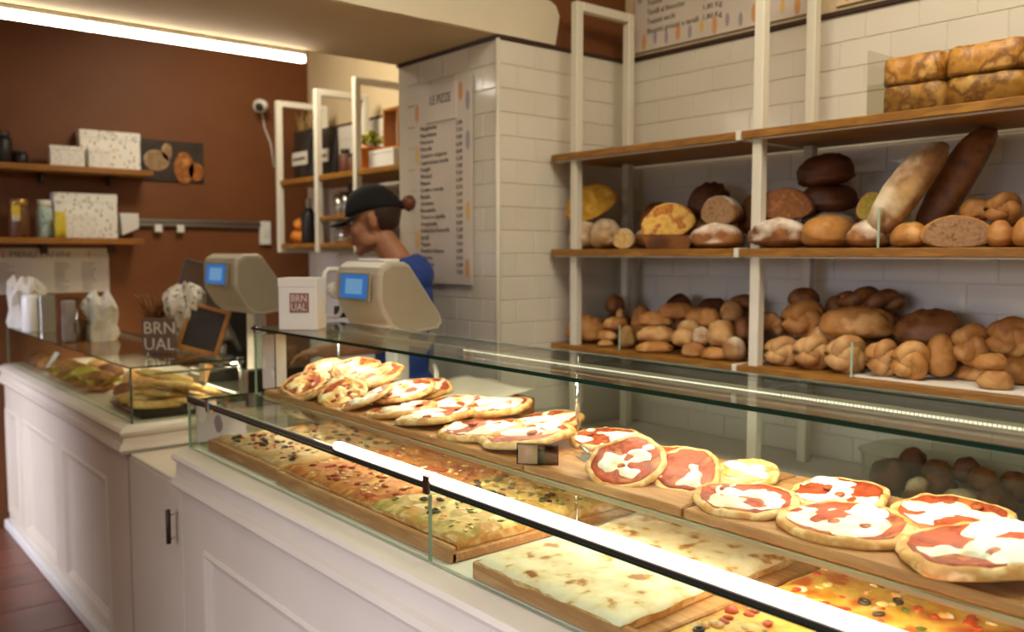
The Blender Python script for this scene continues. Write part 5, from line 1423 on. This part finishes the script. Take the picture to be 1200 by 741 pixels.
def fuse(mb, name, m, parent, voxel, smooth=4, cut=None):
    """weld overlapping volumes into one continuous skin"""
    me = mb.mesh(name, m); o = bpy.data.objects.new(name, me); COL.objects.link(o)
    md = o.modifiers.new('weld', 'REMESH'); md.mode = 'VOXEL'; md.voxel_size = voxel; md.use_smooth_shade = True
    sm = o.modifiers.new('relax', 'SMOOTH'); sm.iterations = smooth; sm.factor = .5
    dg = bpy.context.evaluated_depsgraph_get(); me2 = bpy.data.meshes.new_from_object(o.evaluated_get(dg))
    o.modifiers.clear(); o.data = me2; bpy.data.meshes.remove(me)
    if cut:
        bm = bmesh.new(); bm.from_mesh(me2)
        bmesh.ops.delete(bm, geom=[v for v in bm.verts if cut(v.co)], context='VERTS'); bm.to_mesh(me2); bm.free()
    if not me2.materials: me2.materials.append(MATS[m])
    for p in me2.polygons: p.use_smooth = True
    if parent: o.parent = parent
    return o


wo = thing('person', 'woman in a blue T-shirt and black cap looking down behind the scale', 'person', (1.827, 2.862, 0), (0, 0, R(140.3)))
HM = Matrix.Translation((.108, 0, 1.628)) @ Matrix.Rotation(R(15), 4, 'Y')     # head: x forward, chin down


def limb_set(b, side, g=0.0, arm_to=1.0, hand=True):
    s = side
    sh_, el, wr_ = (-.015, .175 * s, 1.425), (.06, .20 * s, 1.17), (.275, .115 * s, 1.13)
    if arm_to < 1:
        e2 = tuple(Vector(sh_).lerp(Vector(el), arm_to)); capsule(b, sh_, e2, .052 + g, .046 + g)
        return
    capsule(b, sh_, el, .046, .036); capsule(b, el, wr_, .036, .024)
    if hand:
        w0 = Vector(wr_); f = Vector((.97, -.25 * s, -.10)).normalized(); sd = Vector((.25 * s, .97, 0)).normalized()
        pc_ = w0 + f * .05
        b.ell(tuple(pc_), (.045, .037, .014), 14, 8, 0, None, None)
        for k, (off, ln) in enumerate(((-.028, .066), (-.010, .075), (.009, .070), (.027, .054))):
            a = w0 + f * .075 + sd * off; m1 = a + f * ln * .5 + Vector((0, 0, -.008)); e = m1 + f * ln * .36 + Vector((0, 0, -.026))
            capsule(b, a, m1, .0085, .008, 10); capsule(b, m1, e, .008, .0068, 10)
        a = w0 + f * .03 - sd * .028 * s; m1 = a + f * .03 - sd * .022 * s + Vector((0, 0, -.01)); e = m1 + f * .028 + Vector((0, 0, -.012))
        capsule(b, a, m1, .010, .009, 10); capsule(b, m1, e, .009, .0075, 10)


def torso(b, g=0.0):
    b.ell((-.004, 0, 1.30), (.105 + g, .150 + g, .19 + g), 24, 16)
    b.ell((-.025, 0, 1.41), (.085 + g, .165 + g, .08 + g), 24, 12)
    b.ell((.052, .065, 1.30), (.055 + g, .06 + g, .06 + g), 14, 10); b.ell((.052, -.065, 1.30), (.055 + g, .06 + g, .06 + g), 14, 10)
    b.ell((.0, 0, 1.10), (.092 + g, .125 + g, .17 + g), 24, 14)
    b.ell((-.012, 0, .94), (.115 + g, .162 + g, .13 + g), 24, 14)


b = MB(); torso(b)
capsule(b, (-.02, 0, 1.42), (.072, 0, 1.55), .058, .050)
b.ell((-.012, 0, .028), (.094, .076, .098), 24, 16, 0, None, HM)
b.ell((.035, 0, -.030), (.062, .060, .088), 22, 14, 0, None, HM)
b.ell((.052, 0, -.085), (.040, .034, .034), 16, 10, 0, None, HM)
b.ell((.082, 0, -.108), (.017, .020, .016), 12, 8, 0, None, HM)
for s in (-1, 1):
    b.ell((.060, .036 * s, -.030), (.030, .024, .030), 12, 8, 0, None, HM)
    b.ell((.030, .048 * s, -.075), (.035, .020, .028), 12, 8, 0, None, HM)
    b.ell((.084, .028 * s, .022), (.014, .026, .009), 12, 8, 0, None, HM)
    b.ell((-.008, .079 * s, -.012), (.018, .009, .032), 12, 8, 0, None, HM)
    b.ell((-.004, .085 * s, .004), (.012, .006, .016), 10, 6, 0, None, HM)
nb = MB()
capsule(nb, (.092, 0, .012), (.116, 0, -.028), .0075, .012)
nb.ell((.106, .012, -.034), (.011, .009, .008), 10, 6); nb.ell((.106, -.012, -.034), (.011, .009, .008), 10, 6)
nb.ell((.094, 0, -.060), (.010, .021, .006), 12, 6); nb.ell((.092, 0, -.072), (.010, .018, .007), 12, 6)
b.add([tuple(HM @ Vector(v)) for v in nb.v], nb.f)
limb_set(b, 1); limb_set(b, -1)
for s in (-1, 1):
    capsule(b, (-.005, .085 * s, .90), (.01, .088 * s, .50), .088, .056); capsule(b, (.01, .088 * s, .50), (-.015, .092 * s, .09), .054, .036)
    capsule(b, (-.03, .092 * s, .04), (.13, .105 * s, .033), .036, .030)
body = fuse(b, 'body', 'skin', wo, .0052, 3)
for s in (-1, 1):
    e = MB().ell((.074, .030 * s, .004), (.012, .013, .010), 12, 8, 0, None, HM).build('eye', 'eye_white', wo, world=False)
    MB().ell((.0845, .030 * s, -.001), (.003, .0055, .0055), 10, 6, 0, None, HM).build('iris', 'iris', e, world=False)
    MB().tube([HM @ Vector((.094 - abs(q) * .012, (.030 + q * .02) * s, .026 - q * q * .004)) for q in (-1, -.5, 0, .5, 1)], [.0015, .003, .0034, .003, .0012], 6).build('eyebrow', 'hair', wo, world=False)
MB().ell((.1005, 0, -.066), (.007, .019, .0085), 14, 8, 0, None, HM).build('lips', 'lip', wo, world=False)
# hair: skullcap of hair with a bun
hb = MB(); hb.ell((-.018, 0, .030), (.100, .083, .100), 26, 18, 0, None, HM)
hb.ell((-.055, 0, -.005), (.05, .058, .058), 18, 12, 0, None, HM)
hi = HM.inverted()
fuse(hb, 'hair', 'hair', wo, .006, 3, cut=lambda c: ((hi @ c).x > .012 and (hi @ c).z < .075) or ((hi @ c).x > -.022 and (hi @ c).z < .028) or (hi @ c).z < -.07)
bnm = Matrix.Translation((-.028, 0, 1.688))
MB().ell((0, 0, 0), (.028, .028, .030), 18, 12, 0, lambda u: u * (1 + .07 * math.sin(7 * math.atan2(u.z, u.x) + 5 * u.y)), bnm).build('hair_bun', 'hair_red', wo, world=False)
capsule_tie = MB(); capsule(capsule_tie, (-.016, 0, 1.684), (.012, 0, 1.678), .015, .020); capsule_tie.build('hair_tie', 'cap_black', wo, world=False)
# cap
rings = []
for i in range(9):
    ph = math.pi / 2 * i / 8.2; z = .036 + .094 * math.sin(ph); k = math.cos(ph) ** .8
    rings.append([tuple(HM @ Vector((-.010 + .110 * k * math.cos(a), .090 * k * math.sin(a), z - .012 * math.cos(a) * (1 - i / 8) - .03 * max(0, -math.cos(a)) * (1 - i / 8)))) for a in [2 * math.pi * q / 28 for q in range(28)]])
capo = MB().rings(rings).build('cap', 'cap_black', wo, world=False)
vis = []
for i in range(7):
    q = i / 6; row = []
    for j in range(13):
        a = R(-72 + 144 * j / 12); ext = .072 * q * math.cos(a * 1.15)
        row.append(HM @ Vector((-.010 + (.104 + ext) * math.cos(a * (1 - .25 * q)), (.088 + .004 * q) * math.sin(a), .032 - .012 * math.cos(a) - .016 * q * q + .012 * (1 - abs(math.sin(a))) * q)))
    vis.append(row)
vs, fs = [], []
for dz in (0, -.004):
    for row in vis: vs += [tuple(v + Vector((0, 0, dz))) for v in row]
n_ = 13; N_ = 7 * 13
for i in range(6):
    for j in range(12):
        q = i * n_ + j; fs.append((q, q + 1, q + n_ + 1, q + n_)); fs.append(tuple(N_ + t_ for t_ in (q + n_, q + n_ + 1, q + 1, q)))
for j in range(12): q = 6 * n_ + j; fs.append((q, q + 1, N_ + q + 1, N_ + q))
MB().add(vs, fs, 0, True).build('visor', 'cap_black', capo, world=False)
# clothes
b = MB(); torso(b, .013); capsule(b, (-.025, 0, 1.43), (-.005, 0, 1.46), .070, .064)
for s in (-1, 1): limb_set(b, s, .009, .62)
fuse(b, 't_shirt', 'shirt_blue', wo, .007, 4, cut=lambda c: c.z > 1.485 + .45 * (-.03 - c.x) or c.z < .965)
b = MB(); b.ell((-.012, 0, .93), (.126, .172, .125), 24, 14)
for s in (-1, 1):
    capsule(b, (-.005, .085 * s, .90), (.01, .088 * s, .50), .098, .068); capsule(b, (.01, .088 * s, .50), (-.015, .092 * s, .10), .068, .055)
fuse(b, 'trousers', 'trouser', wo, .009, 4, cut=lambda c: c.z > 1.0 or c.z < .07)
rings = []
for i in range(10):
    z = 1.06 - .52 * i / 9; rx = .128 + .03 * (i > 1); ry = .178 + .006 * i
    outer = [((-.01 + rx * math.cos(a)), ry * math.sin(a), z) for a in [R(-88 + 176 * k / 16) for k in range(17)]]
    inner = [((-.01 + (rx - .005) * math.cos(a)), (ry - .005) * math.sin(a), z) for a in [R(88 - 176 * k / 16) for k in range(17)]]
    rings.append(outer + inner)
MB().rings(rings).build('apron', 'apron', wo, world=False)
for s in (-1, 1):
    sb_ = MB(); capsule(sb_, (-.035, .092 * s, .045), (.135, .105 * s, .038), .044, .038); sb_.ell((-.02, .092 * s, .08), (.05, .045, .05), 14, 8)
    fuse(sb_, 'shoe', 'shoe', wo, .008, 3, cut=None)
